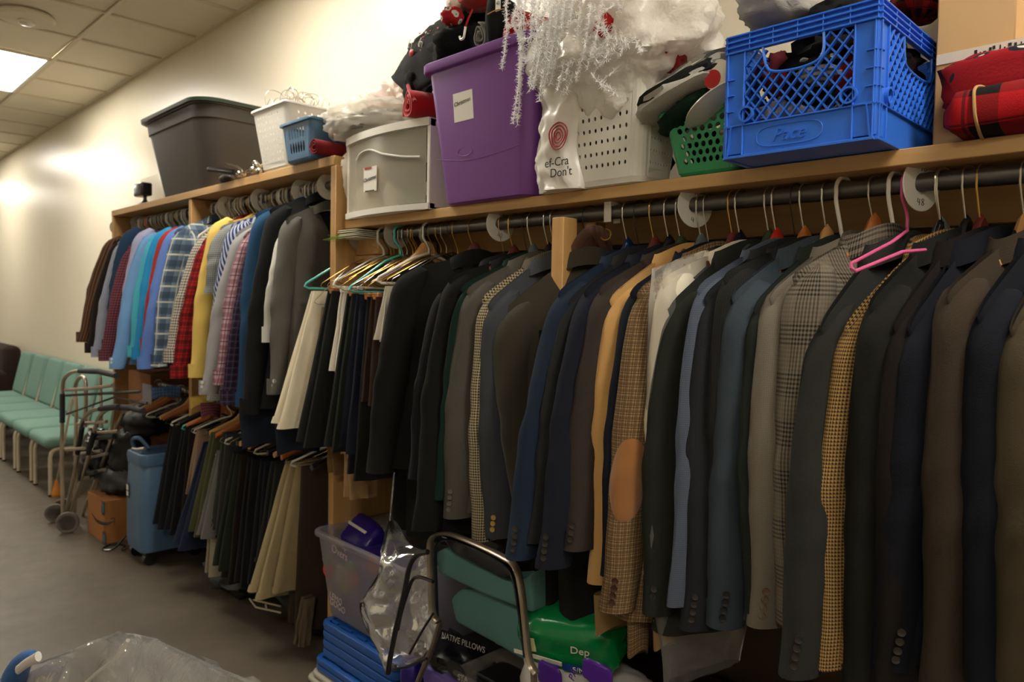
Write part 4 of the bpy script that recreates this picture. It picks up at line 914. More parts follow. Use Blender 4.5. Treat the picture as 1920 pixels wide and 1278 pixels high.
# --- plastic bag of clothes on the drawer box
M_bag = frosted('thin white bag plastic', '#e6e1d6', .55, .3)
c = onY(700, 228, -.30); cloth_thing('plastic_bag', 'crumpled grey white plastic bag of clothes lying on the drawer box', 'plastic bag', V((c.x, c.y, dz1+.085)), (.30, .17, .085), M_bag, 4, .20, 2.6, rotM(0, .04, 0), nu=60, nv=36)
cloth_thing('grey_clothes', 'grey clothes inside the bag on the drawer box', 'clothes', V((c.x+.0, c.y, dz1+.065)), (.24, .13, .062), fab('pale grey knit', '#aaa79d'), 8, .2)
c = onY(735, 175, -.18); cloth_thing('plastic_bag', 'pinkish white plastic bag behind the bag on the drawer box', 'plastic bag', V((c.x, c.y, 2.36)), (.14, .10, .10), frosted('pink white bag', '#ecd9d0', .8), 9, .3, 3, nu=44, nv=26)
M_red = fab('red fleece', '#b3151a', weave=.1, sheen=.3)
roll_thing('fleece_roll', 'red fleece roll on the drawer box against the purple tote', 'blanket', (onY(772, 218, -.42).x, -.44, dz1+.055), (.35, 1, 0), .25, .052, M_red, 2.6)
# --- purple tote
PU = thing('storage_tote', 'tall purple tote labelled Christmas on the lower shelf', 'tote', (-1.78, -.25, ZS)); M_pur = plain('purple plastic', '#7a4596', .34, var=.06)
obj('body', tub_bm(B(), -2.035, -1.535, -.475, -.03, ZS, 2.335, .045, .045, lip=.016, liph=.03), M_pur, PU)
def pf_(px, py): 
    q = onY(px, py, -.45); f_ = (q.z-ZS)/(2.335-ZS); return onY(px, py, -.475+.045*(1-f_))
o_ = pf_(869, 199); nrm = V((0, -1, -.1)).normalized(); xd = V((1, 0, 0)); yd = V((0, -.1, 1)).normalized(); bm = B(); bx(bm, (0, 0, 0), (.096, .092, .001), .0003, frame(xd, yd, xd.cross(yd), o_+nrm*.0012)); lb = obj('label', bm, plain('paper label', '#e9e4dc', .7), PU)
text('Christmas', .019, o_+nrm*.0022+V((-.003, 0, .014)), V((1, 0, .10)), yd, M_ink, lb, shear=.1, spacing=1.05)
bm = B(); tube(bm, [pf_(872, 284)+nrm*.0005+V((.035*math.cos(a), 0, .014*math.sin(a))) for a in [2*PI*k/28 for k in range(29)]], .0012, 5); tube(bm, catmull([pf_(820, 300), pf_(880, 300), pf_(935, 285), pf_(972, 272)], 5), .0012, 5); obj('moulded_mark', bm, M_pur, PU)
# --- Christmas clothes heaped on the purple tote
KB = fab('black knit', '#0f0f10', weave=.3); zt = 2.335
def heap(nm, lab, cat, px, py, y, s, mat, seed, amp=.2, f=2.2, M=None, **k): return cloth_thing(nm, lab, cat, onY(px, py, y), s, mat, seed, amp, f, M, **k)
sw = thing('christmas_jumper', 'black Christmas jumper with red ornament motifs drooping off the purple tote', 'jumper', onY(800, 120, -.30))
bm = B(); uvl = bm.loops.layers.uv.verify()
prof = [(742, 148), (758, 112), (780, 80), (806, 50), (836, 28), (868, 18)]; low_ = [(770, 182), (800, 168), (822, 150), (850, 130), (880, 115), (905, 100)]
pr = catmull([onY(a, b, -.26) for a, b in prof], 6); lo = catmull([onY(a, b, -.40) for a, b in low_], 6)
G = []
for i in range(len(pr)):
    row = []
    for j in range(13):
        t = j/12; q = pr[i].lerp(lo[i], t)+V((0, -.05*math.sin(PI*t), .02*math.sin(PI*t)))+V((0, -1, .4))*.010*noise.noise(V((i*.35, j*.5, 2))); row.append(bm.verts.new(q))
    G.append(row)
for i in range(len(G)-1):
    for j in range(12): face(bm, [G[i][j], G[i][j+1], G[i+1][j+1], G[i+1][j]])
o = obj('draped_body', bm, KB, sw, sharp=80); md = o.modifiers.new('t', 'SOLIDIFY'); md.thickness = .018; md.offset = -1
M_wpr = plain('white print', '#d6d3cb', .6); M_rpr = plain('red print', '#b3252a', .5)
for px, py in ((772, 99), (792, 97)):
    bm = B(); c = onY(px, py, -.385); lathe(bm, [(0, -.004), (.012, -.002), (.014, .002), (.009, .005), (0, .006)], frame(V((1, 0, 0)), ZU, V((0, -1, 0)), c), 14); obj('ornament_motif', bm, M_rpr, sw)
    bm = B(); tube(bm, catmull([c+V((0, -.004, .014)), c+V((.006, -.006, .03)), c+V((-.008, -.006, .036)), c+V((-.012, -.004, .02)), c+V((-.02, -.003, .03)), c+V((-.004, -.003, .05))], 3), .0016, 5); obj('hook_motif', bm, M_wpr, sw)
for k in range(16):
    px, py = rnd.uniform(785, 830), rnd.uniform(45, 75); c = onY(px, py+ (835-px)*.25, -.375); bm = B(); bx(bm, c, (rnd.uniform(.005, .012), .004, rnd.uniform(.004, .01)), .001); obj('motif', bm, rnd.choice([M_wpr, M_rpr]), sw)
heap('black_clothes', 'black knit heap in the middle of the purple tote', 'clothes', 872, 95, -.33, (.12, .13, .085), KB, 13)
heap('black_clothes', 'black clothes heap at the top left of the purple tote', 'clothes', 820, 118, -.22, (.13, .13, .10), KB, 14)
heap('black_clothes', 'black jumper towards the wall on the purple tote', 'clothes', 905, 45, -.22, (.16, .12, .11), fab('black knit2', '#17181a'), 15)
heap('black_clothes', 'black cloth tucked between purple tote and bags on its left side', 'clothes', 785, 170, -.36, (.045, .06, .09), KB, 16)
bm = B(); tube(bm, catmull([onY(765, 160, -.42), onY(770, 175, -.44), onY(778, 190, -.45)], 4), .007, 6); tag(obj('red_ribbon', bm, M_red), 'short red ribbon under the black jumper beside the purple tote', 'ribbon')
sh_ = thing('santa_hat', 'red hat with a white pompom at the top of the purple tote heap', 'hat', onY(900, 5, -.30)); bm = B(); blob(bm, onY(855, 8, -.38), (.034, .034, .034), 3, .12, 5); obj('pompom', bm, fab('pompom white', '#e8e2d6', weave=.1), sh_); bm = B(); blob(bm, onY(905, 0, -.36), (.085, .06, .032), 5, .2); obj('hat_cloth', bm, M_red, sh_)
heap('christmas_stocking', 'red stocking with a snowflake print under the pompom', 'stocking', 848, 32, -.42, (.042, .04, .032), fab('snowflake print', '#b01f24', 'print', '#d8d4cc', '#2c6a44', s=.03), 19, .15)
cc = thing('candy_cane', 'small white candy cane on a red ribbon over the black heap', 'ornament', onY(868, 70, -.47))
bm = B(); tube(bm, catmull([onY(873, 50, -.47), onY(871, 62, -.475), onY(869, 71, -.475), onY(864, 74, -.475), onY(862, 68, -.475)], 5), .0038, 8); obj('cane', bm, plain('cane white', '#ece8e0', .3), cc); bm = B(); tube(bm, [onY(886, 18, -.45), onY(878, 35, -.47), onY(873, 50, -.472)], .004, 6, flat=.4); obj('ribbon', bm, M_red, cc)
roll_thing('rolled_cloth', 'rolled grey shirt on the rim of the purple tote', 'cloth', onY(897, 66, -.46), (.2, .9, .2), .2, .036, fab('grey knit', '#8d8a84'), 2.2)
bl_ = thing('dark_roll', 'upright dark roll tied with twine and a white tag on the purple tote', 'cloth', onY(930, 80, -.45)); bm = B(); blob(bm, onY(930, 40, -.44), (.035, .035, .10), 22, .08, 2); obj('roll', bm, fab('green black knit', '#1a1e1b'), bl_)
bm = B(); tube(bm, catmull([onY(914, 27, -.478), onY(930, 19, -.49), onY(944, 17, -.478)], 4), .002, 6); obj('twine', bm, plain('twine', '#b08a54', .9), bl_); bm = B(); bx(bm, onY(934, 5, -.485), (.022, .002, .05), .0005); tg = obj('price_tag', bm, plain('tag white', '#d9d6cf', .6), bl_); text('43', .014, onY(934, 6, -.4865), (1, 0, 0), (0, 0, 1), M_ink, tg)
roll_thing('fleece_roll', 'bright red fleece roll behind the tinsel on the purple tote', 'blanket', onY(962, 54, -.47), (.1, 1, .05), .28, .052, M_red, 3.2)
# --- navy bundle and shopping bag
bm = B(); c0 = V((-1.492, -.235, ZS))
loft(bm, [([(c0.x+a+.010*math.sin(z*30), c0.y+b) for a, b in rrect(hx_, .15, .04, 6)], ZS+z) for z, hx_ in ((0.0, .046), (.01, .064), (.05, .066), (.12, .056), (.2, .058), (.28, .054), (.34, .05), (.36, .035))]); tag(obj('denim_bundle', bm, fab('navy denim', '#172238', weave=.3)), 'upright navy denim bundle between the purple tote and the shopping bag', 'clothes')
sb = thing('shopping_bag', 'white plastic shopping bag with a red rose print and black lettering', 'plastic bag', (-1.42, -.36, ZS)); M_sb = plain('white bag film', '#ddd8ce', .3, bump=.3, scale=25)
xa, xb = onY(1012, 370, -.44).x-.03, -1.345; bm = B()
def fb(q, t):
    th = 2*PI*q; s_ = math.cos(th); hx_ = (xb-xa)/2*(1-.10*math.sin(PI*min(1, t*1.1)))*(.84+.16*(1-t)); z = 2.20-(2.20-ZS)*t
    p = V(((xa+xb)/2-.01+.012*math.sin(t*7)+s_*hx_, -.405+math.sin(th)*.055, z)); k = .014*noise.noise(V((math.cos(th)*2.5, math.sin(th)*2.5, t*9))); return p+V((k, k, 0)), (q*.3, t*.3)
shell(bm, fb, 48, 36); obj('bag_film', bm, M_sb, sb, sharp=80)
M_rose = plain('rose red ink', '#a81c2c', .5); c = onY(1048, 255, -.462); bm = B()
for r_, ph in ((.034, 0), (.026, 1), (.017, 2), (.009, 3)): tube(bm, [c+V((r_*math.cos(a)*(1+.08*math.sin(3*a+ph)), -.004, r_*1.1*math.sin(a))) for a in [2*PI*k/24 for k in range(25)]], .0022, 5)
obj('rose_print', bm, M_rose, sb); text('ef-Cra', .036, onY(1044, 304, -.464), (1, 0, 0), (0, 0, 1), M_ink, sb, align='CENTER'); text("Don't", .036, onY(1052, 323, -.464), (1, 0, 0), (0, 0, 1), M_ink, sb)
# --- tall white basket, bag, tinsel
WM = thing('plastic_basket', 'large white basket with round holes holding a bulging plastic bag on the lower shelf', 'basket', (-1.3, -.25, ZS)); yB = onX(1272, 320, -1.165).y
basket(WM, -1.475, -1.145, -.445, yB+.02, ZS, 2.215, .03, M_bw, 10, 7, 9, .20, .19, rr=.035, mx=.03, mz=.07)
for i, (dx, dz, s, col, lab) in enumerate(((-.07, .05, .07, '#8c1f22', 'red cloth low in the white basket'), (.05, .06, .075, '#26262a', 'dark cloth low in the white basket'), (-.05, .17, .075, '#2b2a2e', 'dark knit in the middle of the white basket'), (.05, .20, .07, '#a3262a', 'red knit in the middle of the white basket'), (.0, .28, .08, '#a02a2c', 'red felt near the top of the white basket'))):
    cloth_thing('stored_cloth', lab, 'cloth', (-1.305+dx, -.29, ZS+.03+dz), (s, .1, s*.8), plain('basket cloth '+col, col, .95), i+50, .2)
M_wb = NT('white bag film wrinkled'); 
tr = M_wb.n('ShaderNodeBsdfTransparent'); vec = M_wb.coord(); h = M_wb.noise(9, 4, vec, .6); b_ = M_wb.n('ShaderNodeBump'); b_.inputs['Strength'].default_value = .8; b_.inputs['Distance'].default_value = .03; M_wb.put(b_.inputs['Height'], h)
pb = M_wb.n('ShaderNodeBsdfPrincipled'); pb.inputs['Base Color'].default_value = hexc('#faf6ee'); pb.inputs['Roughness'].default_value = .25; M_wb.t.links.new(b_.outputs[0], pb.inputs['Normal']); tl = M_wb.n('ShaderNodeBsdfTranslucent'); tl.inputs[0].default_value = hexc('#faf6ee')
a1 = M_wb.n('ShaderNodeMixShader'); a1.inputs[0].default_value = .35; M_wb.t.links.new(pb.outputs[0], a1.inputs[1]); M_wb.t.links.new(tl.outputs[0], a1.inputs[2]); a2 = M_wb.n('ShaderNodeMixShader'); a2.inputs[0].default_value = .93; M_wb.t.links.new(tr.outputs[0], a2.inputs[1]); M_wb.t.links.new(a1.outputs[0], a2.inputs[2]); M_wb = M_wb.done(a2.outputs[0])
bc = onY(1172, 100, -.32); bm = B()
def fw(a, t):
    th = 2*PI*a; ph = PI*t; d = V((math.cos(th)*math.sin(ph), math.sin(th)*math.sin(ph), math.cos(ph))); k = 1+.22*noise.noise(d*2.2+V((4, 1, 0)))+.12*abs(noise.noise(d*6+V((1, 7, 2))))+.05*math.sin(11*th+4*ph)
    p = V((d.x*.285*k, d.y*.21*k, d.z*.235*k)); 
    if p.z < -.07: p.x *= .82+.1*(p.z+.07); p.y *= .82
    return bc+p, (a, t)
shell(bm, fw, 110, 70, cap=False); bmesh.ops.remove_doubles(bm, verts=bm.verts, dist=1e-5)
tag(obj('plastic_bag', bm, M_wb, sharp=80), 'big bulging white plastic bag spilling over the large white basket', 'plastic bag')
cloth_thing('red_felt', 'red felt piece pressed against the inside of the bulging white bag', 'cloth', bc+V((.055, -.165, .02)), (.05, .03, .04), M_red, 61, .2)
cloth_thing('red_felt', 'red felt piece low at the right end of the bulging white bag', 'cloth', bc+V((.20, -.06, -.05)), (.035, .05, .06), M_red, 62, .2)
cloth_thing('white_fluff', 'white fluffy filling inside the bulging white bag', 'cloth', bc+V((-.03, 0, .01)), (.19, .15, .13), fab('fluff white', '#efe9dc', weave=.05), 63, .25)
cloth_thing('green_leaf', 'green felt leaf poking out at the top right of the bulging white bag', 'decoration', onY(1309, 8, -.20), (.03, .02, .02), plain('leaf green', '#1f7a4a', .7), 64, .2)
M_tin = frosted('silver white tinsel', '#ffffff', .97, .15); r3 = random.Random(11); bm = B()
def tinsel(path, dens, ln):
    P = catmull(path, 8); tube(bm, P, .0008, 4, cap=False)
    for a, b in zip(P, P[1:]):
        for _ in range(max(1, int((b-a).length*dens))):
            p = a.lerp(b, r3.random()); d = V((r3.uniform(-1, 1), r3.uniform(-1, 1), r3.uniform(-1, 1))).normalized()*ln*r3.uniform(.5, 1.1); s = d.cross(V((r3.uniform(-1, 1), .3, r3.uniform(-1, 1)))).normalized()*.0009
            face(bm, [bm.verts.new(p-s), bm.verts.new(p+d-s*.6), bm.verts.new(p+d+s*.6), bm.verts.new(p+s)])
for (a0, b0), (a1, b1) in (((950, 0), (941, 130)), ((962, 40), (985, 110)), ((970, 0), (972, 150)), ((978, 0), (970, 235)), ((985, 0), (962, 232)), ((1000, 0), (985, 120)), ((1010, 10), (992, 160)), ((1022, 0), (1000, 165)), ((1035, 0), (1010, 190)), ((1048, 0), (1018, 175)), ((1060, 0), (1030, 160)), ((1075, 0), (1045, 170)), ((1090, 0), (1060, 150)), ((1110, 0), (1080, 150)), ((1130, 0), (1100, 130))):
    y_ = -.50 if a0 < 1010 else -.53
    tinsel([onY(a0+14, b0-40, y_+.08), onY(a0, b0, y_), onY((a0+a1)/2+4, (b0+b1)/2, y_-.01), onY(a1, b1, y_-.005)], 1700, .013)
for k in range(46):
    a, b = r3.uniform(990, 1180), r3.uniform(-10, 130); tinsel([onY(a, b, -.50), onY(a+r3.uniform(-35, 35), b+r3.uniform(-20, 45), -.535), onY(a+r3.uniform(-60, 30), b+r3.uniform(10, 60), -.53)], 900, .015)
o = obj('tinsel_garland', bm, M_tin, smooth=False); tag(o, 'white silver tinsel garland hanging in strands between purple tote and white basket', 'tinsel'); o['kind'] = 'stuff'
# --- green basket with folded clothes
GB = thing('plastic_basket', 'green basket with large holes beside the blue crate', 'basket', (-.97, -.25, ZS)); basket(GB, -1.105, -.875, -.425, -.06, ZS, 2.02, .03, M_bg, 7, 9, 6, .34, .40, stag=True, rr=.02, lip=.010, mx=.06, mz=.12)
FC = thing('folded_clothes', 'stack of folded white, grey and black clothes on the green basket', 'clothes', onY(1315, 200, -.38))
for k, (px, py, s, col) in enumerate(((1300, 188, (.13, .13, .022), '#cfcbc2'), (1306, 176, (.135, .13, .020), '#2a2c2a'), (1312, 164, (.13, .12, .020), '#d8d4ca'), (1322, 150, (.12, .11, .020), '#77777a'))):
    bm = B(); blob(bm, onY(px, py, -.36), s, k+70, .12, 2.5, M=rotM(0, -.32, 0), sq=.6); obj('folded_garment', bm, fab('fold '+col, col), FC)
heap('green_cloth', 'dark green cloth spilling over the rim of the green basket', 'cloth', 1290, 212, -.40, (.085, .06, .028), fab('forest green', '#14301f'), 80, .2, M=rotM(0, -.5, 0))
heap('green_cloth', 'second dark green cloth leaning on the blue crate', 'cloth', 1340, 170, -.34, (.09, .08, .022), fab('forest green', '#14301f'), 81, .2, M=rotM(0, -.5, 0))
bm = B(); lathe(bm, [(.0, 0), (.06, .0), (.085, .012), (.10, .016), (.098, .02), (.084, .016), (.06, .006), (0, .005)], frame(V((.85, .1, .5)).normalized(), V((-.1, .99, 0)).normalized(), V((-.5, -.05, .85)).normalized(), onY(1362, 205, -.40)), 36); tag(obj('dinner_plate', bm, plain('cream ceramic', '#ddd8c6', .2)), 'cream plate standing on edge in the green basket', 'plate')
tgo = thing('gift_tag', 'oval red and white gift tag on the folded clothes', 'tag', onY(1340, 140, -.44)); c = onY(1345, 140, -.455); bm = B(); lathe(bm, [(0, -.001), (.036, -.001), (.036, .001), (0, .001)], frame(V((.9, 0, .4)).normalized(), V((-.4, 0, .9)).normalized(), V((0, -1, 0)), c), 24); obj('tag', bm, plain('tag cream', '#e0d8c9', .5), tgo); bm = B(); lathe(bm, [(0, .001), (.022, .001), (.022, .0022), (0, .0022)], frame(V((.9, 0, .4)).normalized(), V((-.4, 0, .9)).normalized(), V((0, -1, 0)), c+V((-.012, 0, -.008))), 16); obj('red_print', bm, M_rpr, tgo)
for i, (dx, dz, col, lab) in enumerate(((-.04, .05, '#16261b', 'dark green knit low in the green basket'), (.04, .07, '#cfc7b0', 'cream knit low in the green basket'))): cloth_thing('stored_cloth', lab, 'cloth', (-.99+dx, -.26, ZS+.03+dz), (.06, .11, .06), plain('basket cloth '+col, col, .95), i+85, .2)
# --- blue milk crate
CX0, CX1, CY0, CY1, CZ0 = -.866, -.543, -.520, -.05, ZS; CH = .272; M_crate = plain('royal blue crate plastic', '#2f6fdc', .36, var=.05, k=.95)
CR = thing('milk_crate', 'royal blue milk crate with lattice sides at the right of the shelf', 'crate', ((CX0+CX1)/2, -.28, CZ0))
def side(A, Bv, W, outn, corner, name, lab=None):
    """one lattice wall: A bottom-left, direction Bv, width W, outward normal outn"""
    A = V(A); d = V(Bv); nO = V(outn); bm = B(); fr_ = frame(d, nO, ZU, A)
    def pb_(s0, s1, z0, z1, th=.004, off=0.0): bx(bm, ((s0+s1)/2, off, (z0+z1)/2), (s1-s0, th, z1-z0), .0008, fr_)
    cw = corner; pb_(0, cw, .01, CH-.04); pb_(W-cw, W, .01, CH-.04); pb_(cw, W-cw, .006, .072)
    for z in (CH-.038, CH-.026, CH-.014, CH-.002): pb_(-.002, W+.002, z-.0015, z+.0025, .012, .002)
    pb_(0, W, CH-.04, CH, .003, -.002)
    nrib = 7
    for k in range(nrib): s = W*k/(nrib-1); pb_(max(0, s-.0012), min(W, s+.0012), CH-.04, CH, .010, .002)
    for s in (.004, cw-.002, W-cw+.002, W-.004):
        pb_(s-.0015, s+.0015, .004, CH-.04, .010, .002)
    for zz in (.07, .105, .14, .175):
        pb_(0, cw*.45, zz-.001, zz+.001, .010, .002); pb_(W-cw*.45, W, zz-.001, zz+.001, .010, .002)
    pb_(0, W, .070, .0735, .010, .002); pb_(0, W, -.0, .006, .012, .001)
    for s0, s1 in ((.35*cw, .15*cw), (W-.35*cw, W-.15*cw)): bar(bm, fr_ @ V((s0, .003, .07)), fr_ @ V((s1, .003, .006)), .003, .008, up=nO)
    lat = B(); x0_, x1_, z0_, z1_ = cw, W-cw, .074, CH-.042; hx0, hx1, hz0, hz1 = W*.30, W*.66, CH-.098, CH-.04; sp = .0265
    for sg, ylay in ((1, .0015), (-1, -.0015)):
        cst = -3.0
        k0 = int((-(x1_-x0_))/sp)-2
        for k in range(-14, 30):
            pts = []
            for i in range(121):
                zz = z0_+(z1_-z0_)*i/120; xx = x0_+k*sp+sg*(zz-z0_)*.85
                ok = x0_ <= xx <= x1_ and not (hx0-.003+max(0, (hz0+.03-zz))*.5 < xx < hx1+.003-max(0, (hz0+.03-zz))*.5 and zz > hz0)
                if ok: pts.append((xx, zz))
                if (not ok or i == 120) and len(pts) > 2: bar(lat, fr_ @ V((pts[0][0], ylay, pts[0][1])), fr_ @ V((pts[-1][0], ylay, pts[-1][1])), .0032, .009, up=nO); pts = []
                elif not ok: pts = []
    o1 = obj('side_wall', bm, M_crate, CR, smooth=False); obj('lattice', lat, M_crate, o1, smooth=False)
    h_ = B(); tube(h_, catmull([fr_ @ V(q) for q in ((hx0-.012, .004, hz1), (hx0-.004, .004, hz0+.02), (hx0+.012, .004, hz0+.002), ((hx0+hx1)/2, .004, hz0-.004), (hx1-.012, .004, hz0+.002), (hx1+.004, .004, hz0+.02), (hx1+.004, .004, hz1))], 5), .0032, 8); obj('handle_rim', h_, M_crate, o1)
    for s in (x0_+.006, x1_-.006):
        r_ = B(); c = fr_ @ V((s, .002, .094)); prof = [(.0135, -.006), (.0175, -.006), (.0175, .008), (.0135, .008), (.0135, -.006)]; lathe(r_, prof, frame(d, ZU, d.cross(ZU), c) if d.cross(ZU).dot(nO) > 0 else frame(-d, ZU, (-d).cross(ZU), c), 22); obj('ring', r_, M_crate, o1)
    return o1, fr_
W1 = CX1-CX0; W2 = CY1-CY0
f1, fr1 = side((CX0, CY0, CZ0), (1, 0, 0), W1, (0, -1, 0), .045, 'front')
side((CX1, CY0, CZ0), (0, 1, 0), W2, (1, 0, 0), .045, 'side'); side((CX0, CY1, CZ0), (1, 0, 0), W1, (0, 1, 0), .045, 'back'); side((CX0, CY0, CZ0), (0, 1, 0), W2, (-1, 0, 0), .045, 'left')
obj('base', bx(B(), ((CX0+CX1)/2, (CY0+CY1)/2, CZ0+.006), (W1-.012, W2-.012, .008), .002), M_crate, CR)
c = fr1 @ V((W1*.46, .0, .038)); M_emb = plain('embossed blue', '#1c58c6', .3); bm = B()
ov = [c+V((x, -.003, z)) for x, z in [(.072*math.copysign(min(1, abs(math.cos(a))**.45), math.cos(a)), .022*math.copysign(min(1, abs(math.sin(a))**.8), math.sin(a))) for a in [2*PI*k/48 for k in range(49)]]]; tube(bm, ov, .0011, 5); obj('emblem_oval', bm, M_crate, f1)
text('Pace', .040, c+V((0, -.0022, 0)), (1, 0, 0), (0, 0, 1), M_crate, f1, shear=.35, ext=.0012)
for i, (dx, dy, dz, s, mt, lab) in enumerate(((-.07, -.10, .10, (.075, .09, .05), fab('lilac grey knit', '#8f8fa3'), 'lilac grey knit at the lower left inside the blue crate'), (.05, -.08, .07, (.08, .1, .04), fab('pink print', '#9a4a58', 'print', '#d8c9b8', s=.03), 'pink printed cloth low inside the blue crate'),
      (-.08, -.06, .20, (.06, .10, .04), M_red, 'dark red cloth at the upper left inside the blue crate'), (.01, -.14, .19, (.055, .05, .04), fab('white stripe knit', '#c9c4ba', 'hstripe', '#6a6e72', s=.012), 'white striped cloth behind the handle of the blue crate'), (.09, -.12, .16, (.05, .06, .06), fab('red candy print', '#8f1f26', 'print', '#e0d6c6', '#2c6a5a', s=.025), 'candy print cloth at the right inside the blue crate'),
      (.0, .05, .13, (.125, .16, .115), fab('teal print', '#26303a', 'print', '#2a7a7a', '#b02a2a', s=.03), 'dark printed cloth deep inside the blue crate'), (.08, .12, .17, (.05, .1, .06), M_red, 'red cloth at the wall end of the blue crate'), (.0, .02, .215, (.145, .215, .06), KB, 'black knit filling the top of the blue crate'), (-.10, -.06, .20, (.045, .13, .06), fab('wine knit', '#5a1520'), 'wine red knit along the left inside of the blue crate'), (.10, -.02, .205, (.05, .16, .065), fab('maroon tartan', '#6a141c', 'buffalo', '#141014', s=.03), 'maroon tartan cloth along the right inside of the blue crate'), (-.03, -.13, .145, (.05, .05, .035), KB, 'black cloth in the middle of the blue crate'))):
    cloth_thing('stored_cloth', lab, 'cloth', ((CX0+CX1)/2+dx, (CY0+CY1)/2+dy, ZS+dz), s, mt, i+90, .22)
cloth_thing('grey_shirt', 'pale grey shirt bulging from the top left of the blue crate', 'clothes', onY(1462, 25, -.38)+V((0, 0, .0)), (.085, .12, .045), fab('pale grey cotton', '#b4b2ae', weave=.1), 101, .2)
cloth_thing('black_clothes', 'black cloth on the top of the blue crate', 'clothes', ((CX0+CX1)/2+.03, -.33, ZS+CH+.03), (.10, .13, .045), KB, 102, .2)
cloth_thing('tartan_scarf', 'red and black tartan scarf on the top right of the blue crate', 'scarf', onX(1722, 10, -.60)+V((0, 0, 0)), (.06, .09, .04), fab('tartan2', '#a81c22', 'buffalo', '#1a1416', s=.03), 103, .2)
# --- cardboard boxes and red fabrics at the right end
M_card = plain('cardboard', '#b08a5c', .85, bump=.05, scale=60); M_card2 = plain('pale cardboard', '#c4a172', .85, bump=.05, scale=60)
def carton(label, x0, x1, y0, y1, z0, z1, mat, tape=True):
    r = thing('cardboard_box', label, 'box', ((x0+x1)/2, (y0+y1)/2, z0)); obj('carton', bx(B(), ((x0+x1)/2, (y0+y1)/2, (z0+z1)/2), (x1-x0, y1-y0, z1-z0), .003), mat, r); return r
zb = onY(1790, 98, -.26).z
b1 = carton('lower brown cardboard box at the right end of the shelf', -.515, .35, -.26, -.03, ZS, zb, M_card)
xr = onY(1905, 60, -.24).x
b2 = carton('upper cardboard box stacked beneath the ceiling at the right end', -.52, xr, -.245, -.03, zb, zb+.30, M_card2)
bm = B(); bx(bm, ((-.515+.35)/2, -.2615, zb-.010), (.86, .001, .022), 0); tp = obj('printed_tape', bm, plain('white tape', '#cfc8bb', .4), b1); 
bm = B()
for k in range(60): bx(bm, (-.44+k*.009+rnd.uniform(-.002, .002), -.2625, zb-.010+rnd.uniform(-.005, .005)), (rnd.uniform(.002, .006), .001, rnd.uniform(.003, .010)), 0)
obj('tape_print', bm, M_ink, tp)
bm = B(); blob(bm, onY(1875, 150, -.31)+V((.03, 0, 0)), (.135, .05, .055), 110, .10, 2, sq=.55); cb = obj('printed_pyjamas', bm, fab('penguin print', '#9c1620', 'print', '#20222c', '#e6e2da', s=.045), sharp=80); tag(cb, 'red folded pyjamas with black and white bird print at the right end', 'clothes')
BU = thing('plaid_blanket', 'red and black buffalo plaid blanket rolled up on the shelf edge', 'blanket', (-.33, -.36, ZS)); pa = onY(1736, 268, -.47).x+.01; bm = B(); uvl = bm.loops.layers.uv.verify()
def fbp(q, t):
    th = 2*PI*q; x = pa+.62*t; e = .35+.65*min(1, t/.05); hx_ = .085*e; hz_ = .044*e*(1+.10*math.sin(5*t)); pt_ = rrect(hx_, hz_, .04, 3)
    c_, s_ = math.cos(th), math.sin(th); return V((x, -.375-.0*t+hx_*math.copysign(abs(c_)**.7, c_), ZS+.046+hz_*math.copysign(abs(s_)**.7, s_)+.004*math.sin(th*3+t*8))), (x, q*.34)
shell(bm, fbp, 30, 40); obj('blanket_roll', bm, fab('buffalo plaid', '#b8141c', 'buffalo', '#141012', s=.10, weave=.2), BU, sharp=80)
xq = onY(1826, 230, -.46).x; bm = B(); tube(bm, [V((xq+.004*math.sin(a*2), -.375+.088*math.copysign(abs(math.cos(a))**.7, math.cos(a)), ZS+.048+.050*math.copysign(abs(math.sin(a))**.7, math.sin(a)))) for a in [2*PI*k/40 for k in range(41)]], .003, 6); obj('twine', bm, plain('twine', '#b08a54', .9), BU)
